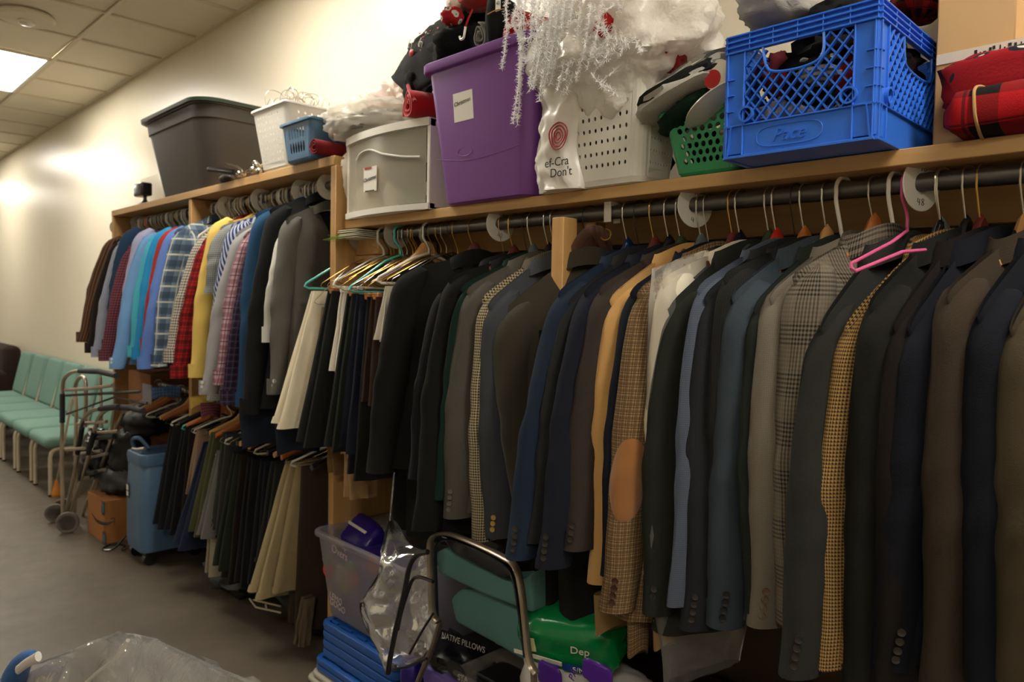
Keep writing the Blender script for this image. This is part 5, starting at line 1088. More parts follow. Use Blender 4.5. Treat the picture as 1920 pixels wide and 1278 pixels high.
# ================================================================== floor level, far end
M_green = fab('sage green upholstery', '#74958a', weave=.2); M_leg = plain('cream painted steel', '#b9ae98', .4, .1)
def cushion(bm, c, s, r, M=None, belly=.012):
    n_ = 5; hx, hy, hz = s[0]/2, s[1]/2, s[2]/2; secs = []
    for k in range(9):
        a = -PI/2+PI*k/8; d = -r*(1-math.cos(a)); secs.append(([(c[0]+x, c[1]+y) for x, y in rrect(hx+d, hy+d, max(.01, r+d*.5), n_)], c[2]+math.copysign(min(hz, (hz-r)+r*abs(math.sin(a))) if abs(a) > 0 else 0, math.sin(a)) if k != 4 else c[2]))
    loft(bm, secs, M); return bm
for i in range(6):
    xr_ = -6.42-.60*i; xc = xr_-.26
    lab = ['nearest green padded chair of the row, partly behind the walkers', 'second green padded chair from the walkers', 'third green padded chair from the walkers', 'fourth green padded chair from the walkers', 'fifth green padded chair from the walkers', 'sixth green padded chair, next to the brown armchair', 'green padded chair hidden at the far end of the row'][i]
    ch = thing('padded_chair', lab, 'chair', (xc, -.4, 0), 'green chairs along the wall')
    obj('seat', cushion(B(), (xc, -.42, .415), (.52, .48, .095), .04), M_green, ch)
    Mb = frame(V((1, 0, 0)), V((0, .22, .975)), V((0, -.975, .22)), V((xc, -.13, .68))); obj('backrest', cushion(B(), (0, 0, 0), (.50, .47, .075), .034, Mb), M_green, ch)
    for sx in (-1, 1):
        x = xc+sx*.235; bm = B(); tube(bm, [V((x, -.615, .0)), V((x, -.615, .30))]+catmull([V((x, -.615, .30)), V((x, -.600, .345)), V((x, -.55, .362)), V((x, -.40, .362))], 4)+[V((x, -.18, .362))], .0145, 10); obj('leg', bm, M_leg, ch)
        bm = B(); tube(bm, [V((x, -.10, 0)), V((x, -.18, .36)), V((x, -.20, .45)), V((x, -.10, .86))], .0125, 8); obj('leg', bm, M_leg, ch)
        bm = B(); tube(bm, [V((x, -.615, -.001)), V((x, -.615, .014))], .017, 10); obj('foot_cap', bm, M_blkp, ch)
ac = thing('armchair', 'dark brown rounded armchair at the far left edge', 'armchair', (-10.45, -.45, 0)); M_br = fab('brown upholstery', '#2f1f1c')
obj('seat', cushion(B(), (-10.55, -.45, .34), (.62, .6, .2), .06), M_br, ac); obj('arm', cushion(B(), (-10.21, -.48, .42), (.18, .72, .5), .085), M_br, ac); obj('arm', cushion(B(), (-10.93, -.48, .42), (.18, .72, .5), .085), M_br, ac); obj('backrest', cushion(B(), (-10.55, -.16, .58), (.86, .2, .76), .09), M_br, ac)
for sx in (-10.9, -10.25):
    for sy in (-.7, -.2): obj('leg', lathe(B(), [(.02, 0), (.026, .10), (.026, .18)], frame(V((1, 0, 0)), V((0, 1, 0)), ZU, V((sx, sy, 0))), 10), M_blkp, ac)
# walkers
M_alu = plain('brushed aluminium', '#b5ab9a', .32, .85); M_grip = plain('black foam grip', '#17171a', .7)
def px(pts, y, dn=0): return [onY(a, b, y if not isinstance(y, (list, tuple)) else y[i]) for i, (a, b) in enumerate(pts)]
def walker(label, y, L, grip, rear, bars, black, foot=True):
    o = thing('walking_frame', label, 'walker', onY(L[-1][0], L[-1][1], y)); 
    for nm, pts, r, mt in (('side_frame', L, .0125, M_alu), ('side_frame', rear, .0125, M_alu)):
        if pts: bm = B(); tube(bm, catmull(px(pts, y if pts is L else y+.10), 5), r, 10); obj(nm, bm, mt, o)
    bm = B(); tube(bm, px(grip, y), .0165, 10); obj('hand_grip', bm, M_grip, o)
    for pts, yy in bars: bm = B(); tube(bm, px(pts, yy), .0105, 8); obj('cross_bar', bm, M_alu, o)
    for pts, yy, r in black: bm = B(); tube(bm, px(pts, yy), r, 8); obj('black_sleeve', bm, M_grip, o)
    return o
w1 = walker('tall folded walking frame standing leftmost before the green chairs', -.74, [(152, 695), (134, 698), (122, 708), (118, 724), (117, 780), (116, 860), (118, 962)], [(150, 695), (185, 696), (218, 704)], [(140, 960), (143, 780), (141, 730), (146, 712), (154, 706), (160, 714), (161, 745), (160, 800)],
  [([(123, 731), (170, 728), (212, 722)], -.74), ([(120, 843), (158, 840)], -.72), ([(214, 716), (215, 760), (205, 840)], -.55), ([(188, 706), (190, 800)], -.58)], [([(117, 738), (117, 792)], -.745, .0165), ([(124, 741), (180, 738), (262, 734)], -.735, .008), ([(125, 776), (170, 760), (215, 744), (275, 757)], -.735, .006)])
w2 = walker('second folded walking frame with slanting legs behind the tall one', -.70, [(190, 766), (172, 770), (158, 784), (152, 800), (146, 850), (134, 915), (122, 966)], [(188, 766), (218, 762), (222, 763)], [(170, 800), (160, 860), (146, 930)], [([(146, 795), (200, 790)], -.68), ([(140, 852), (190, 845)], -.66)], [([(154, 802), (145, 850)], -.705, .0165)])
w3 = walker('third folded walking frame with a wheel leaning towards the cardboard box', -.68, [(222, 763), (200, 768), (186, 782), (178, 806), (168, 850), (150, 905), (130, 966)], [(220, 763), (245, 764), (268, 770)], [(232, 772), (214, 812), (188, 880), (148, 982)], [([(176, 812), (222, 808)], -.66), ([(160, 860), (200, 850)], -.64), ([(150, 890), (196, 880)], -.62)], [([(176, 812), (166, 850)], -.685, .017), ([(158, 872), (150, 898)], -.685, .017), ([(175, 820), (215, 818)], -.66, .016), ([(150, 890), (180, 885)], -.66, .014)])
def wheel(root, c, r, ax=(.90, -.42, 0)):
    a = V(ax).normalized(); s = a.cross(ZU).normalized(); M = frame(s, ZU, s.cross(ZU), c); bm = B(); lathe(bm, [(r*.72, -.013), (r*.96, -.014), (r, -.008), (r, .008), (r*.96, .014), (r*.72, .013), (r*.72, -.013)], M, 28); obj('wheel_tyre', bm, plain('grey rubber', '#5a534b', .7), root)
    bm = B(); lathe(bm, [(0, -.008), (r*.73, -.010), (r*.73, .010), (r*.3, .006), (r*.2, .012), (0, .013)], M, 22); obj('wheel_hub', bm, plain('grey hub', '#7d766c', .5), root)
cW = onY(127, 979, -.76); cW.z = .068; wheel(w3, cW, .068); cW = onY(103, 966, -.76); cW.z = .062; wheel(w1, cW, .062); cW = onY(118, 958, -.68); cW.z = .060; wheel(w2, cW, .060)
hg_ = thing('bag_on_walker', 'black bag slung over the folded walkers', 'bag', onY(190, 840, -.60)); bm = B(); blob(bm, onY(180, 850, -.58), (.14, .08, .16), 5, .25, 2); obj('bag_body', bm, M_blkp, hg_)
cn = thing('orange_foot', 'orange rubber cane foot behind the walker legs', 'cane', onZ(106, 928, 0)); bm = B(); c = onZ(106, 929, 0); lathe(bm, [(.036, 0), (.04, .02), (.03, .05), (.018, .09), (.012, .12)], frame(V((1, 0, 0)), V((0, 1, 0)), ZU, c), 16); obj('rubber_foot', bm, plain('orange rubber', '#c07a22', .5), cn); bm = B(); tube(bm, [c+V((0, 0, .1)), c+V((.05, .1, .75))], .009, 8); obj('shaft', bm, M_alu, cn)
# box with a smile arrow
bx0, bxy = onY(165, 1000, -.66).x, -.66; SB = thing('cardboard_box', 'orange brown shipping box with a black smile arrow beside the blue machine', 'box', (bx0+.17, -.5, 0)); M_kr = plain('kraft cardboard', '#9a6431', .85, bump=.05)
obj('carton', bx(B(), (bx0+.17, bxy+.15, .135), (.34, .30, .27), .003), M_kr, SB)
fx = lambda a, b: onY(a, b, bxy-.0015)
M_tape = plain('dark blue tape', '#1b2026', .4); M_teal = plain('teal print', '#2a6f86', .5)
for xx_, zz_, h1_, h2_ in ((fx(193, 945).x, .225, .088, .055), (fx(195, 1000).x, .04, .078, .05)):
    tp = obj('tape', bx(B(), (xx_, bxy-.001, zz_), (.055, .0015, h1_), 0), M_tape, SB); obj('tape_print', bx(B(), (xx_, bxy-.002, zz_), (.03, .0015, h2_), 0), M_teal, tp)
bm = B(); P = catmull([fx(172, 962), fx(180, 974), fx(190, 980), fx(202, 981), fx(213, 976)], 6); tube(bm, P, .006, 6, rr=[.003+.007*math.sin(PI*(k/(len(P)-1))) for k in range(len(P))], flat=.25, up=ZU); tube(bm, [fx(207, 972), fx(215, 971), fx(214, 983)], .0035, 6, flat=.4); obj('smile_arrow', bm, M_ink, SB)
cloth_thing('black_bag', 'crumpled black and grey bag lying on the shipping box', 'bag', (bx0+.19, -.50, .27+.09), (.19, .14, .10), plain('black grey nylon', '#262628', .6), 31, .25, 2.5)
cloth_thing('black_bag', 'tall black bag slumped above the shipping box', 'bag', (bx0+.22, -.46, .27+.24), (.15, .12, .18), plain('black nylon', '#141416', .6), 32, .2, 2)
for k, (x0_, x1_, y0_, z0_, z1_, lab) in enumerate(((-5.45, -5.05, -.42, 0, .46, 'lowest brown carton behind the walkers'), (-5.42, -5.02, -.40, .46, .80, 'middle brown carton behind the walkers'), (-5.40, -4.98, -.38, .80, 1.04, 'top brown carton behind the walkers below the shirts'))): carton(lab, x0_, x1_, y0_, -.03, z0_, z1_, plain('dull cardboard', '#8a5a30', .85))
bm = B(); bx(bm, onY(276, 738, -.44), (.16, .004, .12), .001); tag(obj('paper_sheet', bm, plain('lilac paper', '#8f8a93', .7)), 'lilac grey paper sheet hanging under the blue shirts', 'paper')
# oxygen concentrator
OC = thing('oxygen_concentrator', 'blue upright oxygen machine on black casters beside the shipping box', 'medical device', (-4.44, -.45, 0)); M_oc = plain('slate blue plastic', '#4a6886', .42, bump=.05); M_oc2 = plain('slate blue plastic dark', '#415d7a', .45)
xa = onY(226, 1030, -.64).x; xb_ = xa+.34
bm = B(); loft(bm, [([((xa+xb_)/2+.03+a, -.45+b) for a, b in rrect(.145+d, .185+d, .05, 6)], z) for z, d in ((.07, -.02), (.08, -.006), (.12, 0), (.42, -.002), (.54, -.008), (.58, -.02), (.592, -.04))]); body = obj('body', bm, M_oc, OC)
bm = B(); loft(bm, [([((xa+xb_)/2-.10+a, -.44+b) for a, b in rrect(.07+d, .165+d, .035, 6)], z) for z, d in ((.09, -.01), (.11, 0), (.55, 0), (.615, -.01), (.635, -.03))]); obj('side_column', bm, M_oc2, OC)
bm = B(); c = V(((xa+xb_)/2+.03, -.50, .60)); loft(bm, [([(c.x+a, c.y+b) for a, b in rrect(.135+d, .13+d, .045, 6)], z) for z, d in ((.575, 0), (.62, .004), (.638, 0), (.642, -.012), (.625, -.03), (.60, -.036))]); obj('top_tray', bm, M_oc, OC)
bm = B(); tube(bm, catmull([c+V((-.10, -.10, .02)), c+V((-.09, -.105, .045)), c+V((.0, -.11, .055)), c+V((.10, -.10, .075))], 5), .009, 8); obj('handle', bm, M_alu, OC)
bm = B(); tube(bm, catmull([V((xa+.03, -.56, .60)), V((xa+.03, -.58, .68)), V((xa+.09, -.56, .70)), V((xa+.13, -.52, .64))], 5), .012, 8); obj('grip_loop', bm, M_oc2, OC)
sp_ = V((xa+.125, -.637, .41)); bm = B(); bx(bm, sp_, (.04, .003, .085), .0005); st_ = obj('sticker', bm, M_blkp, OC); bm = B(); bx(bm, sp_+V((0, -.002, .016)), (.030, .002, .030), 0); bx(bm, sp_+V((0, -.002, -.020)), (.030, .002, .026), 0); obj('sticker_print', bm, plain('tag white', '#d9d6cf', .6), st_)
for x_, y_ in ((xa+.08, -.58), (xa+.30, -.58), (xa+.06, -.32), (xa+.30, -.32)):
    bm = B(); c = V((x_, y_, .034)); lathe(bm, [(0, -.022), (.034, -.022), (.034, .022), (0, .022)], frame(V((0, 1, 0)), ZU, V((0, 1, 0)).cross(ZU), c), 18); bx(bm, c+V((0, 0, .036)), (.05, .05, .03), .006); obj('caster', bm, M_blkp, OC)
bm = B(); tube(bm, catmull([V((xa-.02, -.60, .10)), V((xa-.06, -.66, .02)), V((xa-.13, -.70, .008)), V((xa-.19, -.64, .008)), V((xa-.12, -.58, .008)), V((xa-.04, -.62, .012)), V((xa, -.60, .03))], 6), .006, 6); tag(obj('power_cord', bm, M_blkp), 'black power cord coiled on the floor beside the blue machine', 'cord')
wire_tangle('wire_hangers', 'wire loops rising behind the blue machine', onY(265, 850, -.38), (.12, .08, .20), 12, M_wire, 9)
cloth_thing('black_coat', 'black padded coat bundled above the blue machine', 'coat', onY(275, 790, -.36), (.20, .14, .10), plain('black nylon', '#141416', .6), 33, .2, 2)
cloth_thing('dark_shoes', 'dark pile of shoes under the lower trousers beside the blue machine', 'shoes', (-3.75, -.32, .07), (.30, .16, .07), plain('black nylon', '#141416', .6), 34, .3, 3)
cloth_thing('dark_bags', 'black pile of bags under the trousers near the end panel', 'bags', (-3.05, -.25, .12), (.26, .18, .12), plain('black nylon', '#141416', .6), 35, .25, 3)
cr_ = thing('wire_rack', 'cream wire rack edge under the khaki trousers', 'rack', onY(500, 1135, -.42)); bm = B()
for (a, b), (c_, d_) in (((468, 1122), (480, 1138)), ((480, 1138), (526, 1148)), ((475, 1124), (526, 1136)), ((498, 1132), (500, 1142))): tube(bm, [onY(a, b, -.46), onY(c_, d_, -.46)], .0045, 6)
obj('wire_edge', bm, M_leg, cr_)
# ================================================================== under the middle bay
M_lid = plain('blue lid plastic', '#164f9a', .35); M_lidw = plain('white lid plastic', '#a8a294', .4)
def lid(label, x0, x1, y0, y1, z0, h, mat, grp):
    o = thing('tote_lid', label, 'lid', ((x0+x1)/2, (y0+y1)/2, z0), grp); cx, cy, hx, hy = (x0+x1)/2, (y0+y1)/2, (x1-x0)/2, (y1-y0)/2; bm = B()
    loft(bm, [([(cx+a, cy+b) for a, b in rrect(hx+d, hy+d, .04, 5)], z0+z) for z, d in ((0, -.006), (.004, 0), (h*.55, .002), (h-.003, 0), (h, -.004), (h, -.022), (h-.007, -.027), (h-.007, -.05))]); obj('lid', bm, mat, o)
    bm = B()
    for k in range(5): bx(bm, (x0+.06+k*(x1-x0-.12)/4, y0+.028, z0+h-.003), (.05, .022, .006), .001)
    for k in range(3): bx(bm, (x0+.03, y0+.1+k*(y1-y0-.2)/2, z0+h-.003), (.02, .05, .006), .001)
    obj('lid_ribs', bm, mat, o)
lx0, ly0 = -2.64, -.565
for k in range(2): lid(['lowest white tote lid on the floor', 'second white tote lid from the floor'][k], lx0+.02*k, lx0+.66+.02*k, ly0-.01+.01*k, -.10, .001+.024*k, .022, M_lidw, 'stack of tote lids')
for k in range(2): lid(['lower large blue tote lid on the white lids', 'upper large blue tote lid on the white lids'][k], lx0+.03, lx0+.69, ly0+.01, -.10, .050+.028*k, .026, M_lid, 'stack of tote lids')
for k in range(4): lid(['lowest small blue lid under the clear tote', 'second small blue lid under the clear tote', 'third small blue lid under the clear tote', 'topmost small blue lid right under the clear tote'][k], lx0+.045, lx0+.56, -.535, -.12, .108+.036*k, .034, M_lid, 'stack of tote lids')
CT = thing('clear_tote', 'milky clear tote full of purple packages on the blue lids', 'tote', (-2.3, -.3, .255)); M_ct = frosted('milky clear tote', '#b3b0b8', .42, .3)
obj('body', tub_bm(B(), -2.655, -1.98, -.53, -.10, .255, .605, .035, .05, lip=.012, liph=.02), M_ct, CT)
M_pp = plain('purple packaging', '#2c1a7a', .3); M_pv = plain('violet packaging', '#3a2a86', .35)
def pack(name, label, c, s, M, mat, seed=1, amp=.05, cat='package', parent=None, sq=.45, belly=0):
    bm = B(); blob(bm, c, (s[0]/2, s[1]/2, s[2]/2), seed, amp, 2.0, 36, 20, M, sq); o = obj(name, bm, mat, parent, sharp=50)
    if parent is None: tag(o, label, cat)
    return o
pa1 = thing('diaper_package', 'purple package with a white band lying slanted at the left in the clear tote', 'package', onY(660, 1000, -.36)); c = onY(655, 998, -.36); ax_ = (onY(706, 1026, -.36)-onY(622, 972, -.36)).normalized(); up_ = V((0, .8, .6)); up_ = (up_-ax_*up_.dot(ax_)).normalized(); nr_ = ax_.cross(up_)
Mp = frame(ax_, nr_.cross(ax_), nr_, V((0, 0, 0))); pack('wrap', '', c+V((-.03, .03, .0)), (.40, .15, .12), Mp, M_pp, 3, parent=pa1)
cc_ = c+V((-.03, .03, 0)); bm = B(); bar(bm, cc_-ax_*.165+nr_*.068, cc_+ax_*.165+nr_*.068, .003, .012, up=nr_.cross(ax_)); obj('white_band', bm, Wt, pa1)
yy_ = nr_.cross(ax_); yy_ = yy_ if yy_.z > 0 else -yy_; text('Sleep', .030, cc_+ax_*(-.03)+yy_*.036+nr_*.070, ax_, yy_, Wt, pa1); text('Overs', .030, cc_+ax_*(-.01)+yy_*.010+nr_*.070, ax_, yy_, Wt, pa1)
pack('diaper_package', 'pale package with a lime green print at the back of the clear tote', onY(695, 1000, -.24), (.26, .12, .10), rotM(0, .35, 0), fab('lime print', '#b8b0a0', 'print', '#7fae3a', s=.12), 4)
pack('diaper_package', 'violet packages filling the clear tote', (-2.37, -.33, .41), (.50, .30, .26), None, M_pv, 6); 
for k, (pxx, pyy, r_, col) in enumerate(((616, 1070, .040, '#c2352a'), (658, 1062, .030, '#7fae3a'), (662, 1085, .045, '#c2452a'), (700, 1060, .045, '#c2352a'), (645, 1090, .06, '#a8905a'), (640, 1075, .05, '#b0a078'), (612, 1050, .03, '#5f7a4a'))):
    bm = B(); blob(bm, onY(pxx, pyy, -.495), (r_, .006, r_*.8), k, .1, 2, 18, 10); o = obj('package_print', bm, plain('print '+col, col, .5)); tag(o, ['red fruit print at the left inside the clear tote', 'green round print inside the clear tote', 'orange red print low inside the clear tote', 'red print behind the clear zip bag', 'tan print inside the clear tote', 'beige band print inside the clear tote', 'green leaf print at the left inside the clear tote'][k], 'print')
M_prt = plain('pale print', '#b3a2a0', .5)
for s_, pxx, pyy, sz in (('Sleep', 640, 1020, .040), ('Overs', 637, 1036, .046), ('LEMO', 630, 1122, .036), ('GOGO', 633, 1136, .036)): text(s_, sz, onY(pxx, pyy, -.527), (1, 0, -.1), (.1, 0, 1), M_prt, CT)
# clear zip bag with black piping
ZB = thing('zip_bag', 'clear vinyl zip bag with black piping hanging before the clear tote', 'plastic bag', onY(727, 1255, -.62)); Yb = -.63
Lp = catmull(px([(729, 975), (716, 1040), (712, 1072), (690, 1110), (676, 1136), (688, 1178), (708, 1215), (727, 1256)], Yb), 6); Rp_ = catmull(px([(737, 975), (770, 1020), (806, 1040), (812, 1080), (816, 1130), (816, 1180), (812, 1220), (800, 1236)], Yb+.06), 6)
for sg, nm in ((-1, 'front_sheet'), (1, 'back_sheet')):
    bm = B(); G = []
    for i in range(len(Lp)):
        f_ = i/(len(Lp)-1); row = []
        for j in range(17):
            t = j/16; p = Lp[i].lerp(Rp_[i], t)+V((0, sg*.06*math.sin(PI*t)*smst(f_, 0, .25)+.016*noise.noise(V((i*.3, j*.45, sg))), 0)); row.append(bm.verts.new(p))
        G.append(row)
    for a, b in zip(G, G[1:]):
        for j in range(16): face(bm, [a[j], a[j+1], b[j+1], b[j]])
    obj(nm, bm, film('clear vinyl', fac=.04, diff=.05, rough=.10, bump=.5, scale=7), ZB, sharp=80)
M_pip = plain('black piping', '#131214', .3)
for nm, pts, r_, y_ in (('piping', [(729, 975), (716, 1040), (712, 1072), (690, 1110), (676, 1136), (688, 1178), (708, 1215), (727, 1256)], .0042, Yb), ('piping', [(802, 1034), (782, 1040), (768, 1062), (758, 1110), (742, 1180), (732, 1230), (727, 1262)], .0085, Yb-.05), ('piping', [(812, 1090), (790, 1082), (776, 1084), (766, 1105), (752, 1150), (746, 1180)], .0055, Yb-.045), ('piping', [(727, 1257), (760, 1250), (800, 1234)], .0045, Yb-.03), ('piping', [(812, 1150), (790, 1185), (768, 1225)], .004, Yb-.04)):
    bm = B(); tube(bm, catmull(px(pts, y_), 6), r_, 8); obj(nm, bm, M_pip, ZB)
bm = B(); tube(bm, [onY(731, 975, Yb), onY(738, 900, Yb+.1), onY(742, 850, Yb+.2)], .003, 6); obj('hanging_strap', bm, film('clear vinyl'), ZB)
# stacked chair parts
FC_ = thing('padded_chair', 'teal padded chair with a flat metal frame lying under the jackets', 'chair', (-1.6, -.4, 0)); M_fl = plain('champagne metal', '#8f8272', .3, .7); M_teal2 = fab('teal upholstery', '#5b8583', weave=.3)
def flatbar(pts, y, w_, t_, nm, mat): 
    P = catmull(px(pts, y), 6); bm = B(); tube(bm, P, w_, 8, flat=t_/w_, up=V((0, 1, 0))); obj(nm, bm, mat, FC_)
flatbar([(822, 1166), (812, 1150), (809, 1100), (806, 1030), (812, 1006), (838, 1000), (880, 1014), (940, 1042), (966, 1062), (977, 1100), (984, 1160), (990, 1220), (996, 1246), (1006, 1262)], -.60, .014, .006, 'frame_loop', M_fl)
flatbar([(820, 1160), (818, 1100), (817, 1035), (824, 1016), (846, 1012), (900, 1034), (945, 1058), (962, 1085), (972, 1140), (984, 1230)], -.585, .006, .004, 'frame_inner', M_blkp)
flatbar([(826, 1164), (812, 1210), (790, 1262), (776, 1300), (752, 1372)], -.585, .011, .008, 'leg', M_fl)
flatbar([(1000, 1250), (1002, 1300), (1004, 1380)], -.58, .011, .008, 'leg', M_fl)
def slabpx(pts, y, th, mat, nm, bev=.012):
    bm = B(); P = px(pts, y); a = [bm.verts.new(p) for p in P]; b = [bm.verts.new(p+V((0, th, 0))) for p in P]; f0 = bm.faces.new(a); f1_ = bm.faces.new(b[::-1])
    n_ = len(P)
    for k in range(n_): bm.faces.new([a[k], b[k], b[(k+1) % n_], a[(k+1) % n_]])
    bmesh.ops.recalc_face_normals(bm, faces=bm.faces); bmesh.ops.bevel(bm, geom=list(bm.edges), offset=bev, segments=4, affect='EDGES', profile=.6, clamp_overlap=True)
    uvl = bm.loops.layers.uv.verify()
    for f in bm.faces:
        for l in f.loops: l[uvl].uv = (l.vert.co.x, l.vert.co.z)
    return obj(nm, bm, mat, FC_, sharp=60)
slabpx([(816, 1036), (830, 1028), (965, 1096), (998, 1072), (998, 1150), (978, 1142), (900, 1112), (820, 1074)], -.535, .07, M_teal2, 'backrest', .014)
slabpx([(842, 1122), (858, 1106), (905, 1104), (985, 1150), (990, 1246), (930, 1210), (852, 1168)], -.50, .26, M_teal2, 'seat', .022)
slabpx([(825, 1004), (862, 1014), (945, 1050), (955, 1080), (940, 1082), (850, 1036)], -.56, .02, M_blkp, 'back_shell', .006)
# supports and packages
M_dk = plain('dark maroon plastic', '#2a1517', .5); M_dk2 = plain('black bin plastic', '#151417', .45)
def bin_(lab, x0_, x1_, y0_, y1_, z0_, z1_, mat): r = thing('storage_bin', lab, 'bin', ((x0_+x1_)/2, (y0_+y1_)/2, z0_)); obj('body', tub_bm(B(), x0_, x1_, y0_, y1_, z0_, z1_, .02, .03), mat, r); obj('lid', bx(B(), ((x0_+x1_)/2, (y0_+y1_)/2, z1_+.008), (x1_-x0_+.02, y1_-y0_+.02, .016), .005), mat, r)
bin_('black storage bin at the bottom under the teal chair', -1.93, -1.44, -.48, -.08, 0, .33, M_dk2); bin_('dark maroon bin carrying the green and purple packages', -1.40, -.88, -.52, -.08, 0, .40, M_dk); bin_('dark maroon bin under the long jackets at the right', -.84, .1, -.42, -.06, 0, .48, M_dk)
tube_b = B(); blob(tube_b, onY(845, 1225, -.46), (.16, .10, .05), 41, .2, 2.5); nb = obj('pillow_bag', tube_b, plain('black glossy film', '#121115', .2)); tag(nb, 'black glossy bag with pale lettering under the teal seat', 'bag')
text('NATIVE PILLOWS', .026, onY(868, 1204, -.60), (1, 0, .10), (0, .1, 1), plain('grey lettering', '#8a8784', .5), nb)
pk = pack('purple_package', 'violet package with a yellow and black label at the bottom edge', onY(850, 1272, -.50), (.20, .14, .09), rotM(0, .1, 0), plain('light violet packaging', '#5a4a92', .35), 7)
bm = B(); lathe(bm, [(0, 0), (.045, 0), (.045, .003), (0, .003)], frame(V((1, 0, -.15)).normalized(), V((.08, 0, .5)).normalized()*.6, V((0, -1, 0)), onY(856, 1257, -.572)), 20); obj('label_oval', bm, M_ink, pk); text('STA', .028, onY(868, 1272, -.575), (1, 0, .12), (0, 0, 1), Wt, pk)
CB = thing('clear_bin', 'small clear plastic bin at the bottom edge beside the chair leg', 'bin', onY(925, 1270, -.50)); c = onY(925, 1275, -.50); obj('body', tub_bm(B(), c.x-.10, c.x+.12, -.58, -.36, c.z-.09, c.z+.025, .015, .02, lip=.006, liph=.01), frosted('clear bin plastic', '#9a948e', .4, .2), CB)
bx_s = pack('purple_package', 'small purple box corner under the clear zip bag', onY(775, 1260, -.52), (.07, .08, .09), rotM(0, 0, .3), M_pp, 9, .02)
# green incontinence pack
GPc = onY(1076, 1182, -.42); GP = thing('green_package', 'glossy green package with white band lying on the purple and white one', 'package', GPc-V((0, 0, .09))); M_gp = plain('green packaging', '#0a7a3f', .22, bump=.1, scale=16)
gx = V((.86, .30, .06)).normalized(); gz = (V((.10, -.30, .95))-gx*V((.10, -.30, .95)).dot(gx)).normalized(); gy = gz.cross(gx); GM = frame(gx, gy, gz, V((0, 0, 0)))
bm = B(); blob(bm, GPc, (.155, .10, .085), 12, .05, 2, 44, 26, GM, .5); obj('wrap', bm, M_gp, GP, sharp=60)
def gp(a, b, c_): return GPc+GM.to_3x3() @ V((a, b, c_))
GMr = GM.to_3x3(); fY = GMr @ V((0, -1, 0))
bm = B(); bar(bm, gp(-.150, -.104, -.010), gp(.0, -.112, -.022), .003, .013, up=gz); obj('white_band', bm, Wt, GP)
bm = B(); bx(bm, (0, 0, 0), (.042, .002, .046), .0005, frame(gx, gy, gz, gp(-.095, -.110, .028))); g1 = obj('nutrition_label', bm, plain('label cream', '#d5d6a8', .5), GP)
text('Dep', .034, gp(.06, -.109, .032), gx, gz, Wt, GP, shear=.15); text('S/M', .024, gp(.05, -.113, -.032), gx, gz, Wt, GP); bm = B(); bar(bm, gp(.0, -.110, -.032), gp(.14, -.104, -.032), .002, .022, up=gz); obj('blue_band', bm, plain('blue band', '#123f8f', .3), GP)
PPc = onY(1085, 1280, -.42); PP = thing('white_purple_package', 'white and purple package under the green one', 'package', PPc-V((0, 0, .06)))
bm = B(); blob(bm, PPc+V((.02, .02, -.012)), (.20, .12, .075), 14, .06, 2, 44, 26, rotM(0, .12, .15), .55); obj('wrap', bm, plain('white packaging', '#c9c4c2', .3), PP, sharp=60)
M_vp = plain('violet print', '#4a1a8a', .3)
for a, b, w_, h_ in ((1030, 1262, .085, .07), (1120, 1258, .10, .06)): bm = B(); blob(bm, onY(a, b+4, -.540), (w_/2, .006, h_/2), a, .1, 2, 20, 10, None, .5); obj('violet_panel', bm, M_vp, PP)
text('PA', .03, onY(1075, 1264, -.552), (.3, 0, .95), (-.95, 0, .3), M_vp, PP)
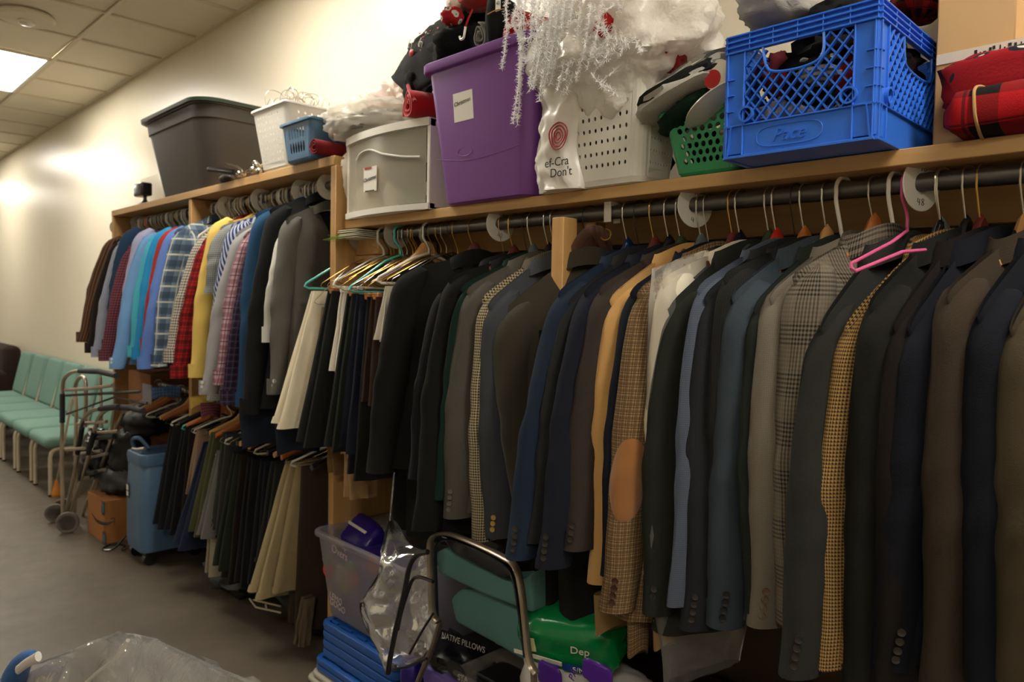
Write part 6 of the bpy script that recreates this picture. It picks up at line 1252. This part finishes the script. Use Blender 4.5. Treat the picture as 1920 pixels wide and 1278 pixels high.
# long dark garments that close the gap by the end panel
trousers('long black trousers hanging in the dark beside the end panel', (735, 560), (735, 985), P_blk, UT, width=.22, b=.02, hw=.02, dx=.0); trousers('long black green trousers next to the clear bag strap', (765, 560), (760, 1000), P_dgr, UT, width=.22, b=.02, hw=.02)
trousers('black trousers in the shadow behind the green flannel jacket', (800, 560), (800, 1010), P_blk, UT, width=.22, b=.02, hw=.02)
# ================================================================== foreground clear bag
FB = thing('zip_bag', 'large clear plastic bag with a blue and white zip pull in the left foreground', 'plastic bag', (-1.6, -1.5, 0)); Yf = -1.45
ridge = [(-40, 1290), (60, 1248), (130, 1222), (200, 1194), (235, 1188), (280, 1196), (340, 1222), (400, 1250), (470, 1280), (560, 1320)]
R0 = catmull([onY(a, b, Yf-.10*math.sin(i)) for i, (a, b) in enumerate(ridge)], 6)
for sg, nm in ((-1, 'front_sheet'), (1, 'back_sheet')):
    bm = B(); G = []
    for i, p in enumerate(R0):
        row = []
        for j in range(19):
            t = j/18; q = p+V((.05*t, sg*(.16*t**.7)+.03*noise.noise(V((i*.22, j*.3, sg*2))), -.34*t+.02*noise.noise(V((i*.3, j*.5, 4))))); row.append(bm.verts.new(q))
        G.append(row)
    for a, b in zip(G, G[1:]):
        for j in range(18): face(bm, [a[j], a[j+1], b[j+1], b[j]])
    obj(nm, bm, film('foreground vinyl', fac=.07, diff=.10, rough=.10, bump=1.0, scale=9), FB, sharp=80)
bm = B(); tube(bm, R0, .003, 6); obj('zip_edge', bm, film('foreground vinyl'), FB)
bm = B(); P = catmull([onY(a, b, Yf-.14) for a, b in ((150, 1290), (180, 1262), (215, 1235), (240, 1200))], 5); tube(bm, P, .004, 6); obj('zip_track', bm, frosted('zip plastic', '#cfcac0', .5), FB)
bm = B(); P = catmull([onY(a, b, Yf-.16) for a, b in ((22, 1300), (30, 1262), (45, 1236), (62, 1226))], 5); tube(bm, P, .030, 12, rr=[.03, .034, .036, .038, .038, .037, .036, .034, .032, .028, .026, .022, .020, .016, .014, .010][:len(P)], flat=.8, up=V((.7, -.7, 0))); zp = obj('zip_pull', bm, plain('bright blue plastic', '#0f5fae', .35), FB, label='blue zip pull with a white slider')
bm = B(); P = catmull([onY(a, b, Yf-.185) for a, b in ((34, 1255), (48, 1244), (62, 1236), (72, 1230))], 4); tube(bm, P, .012, 10, flat=.6); obj('slider', bm, Wt, zp)
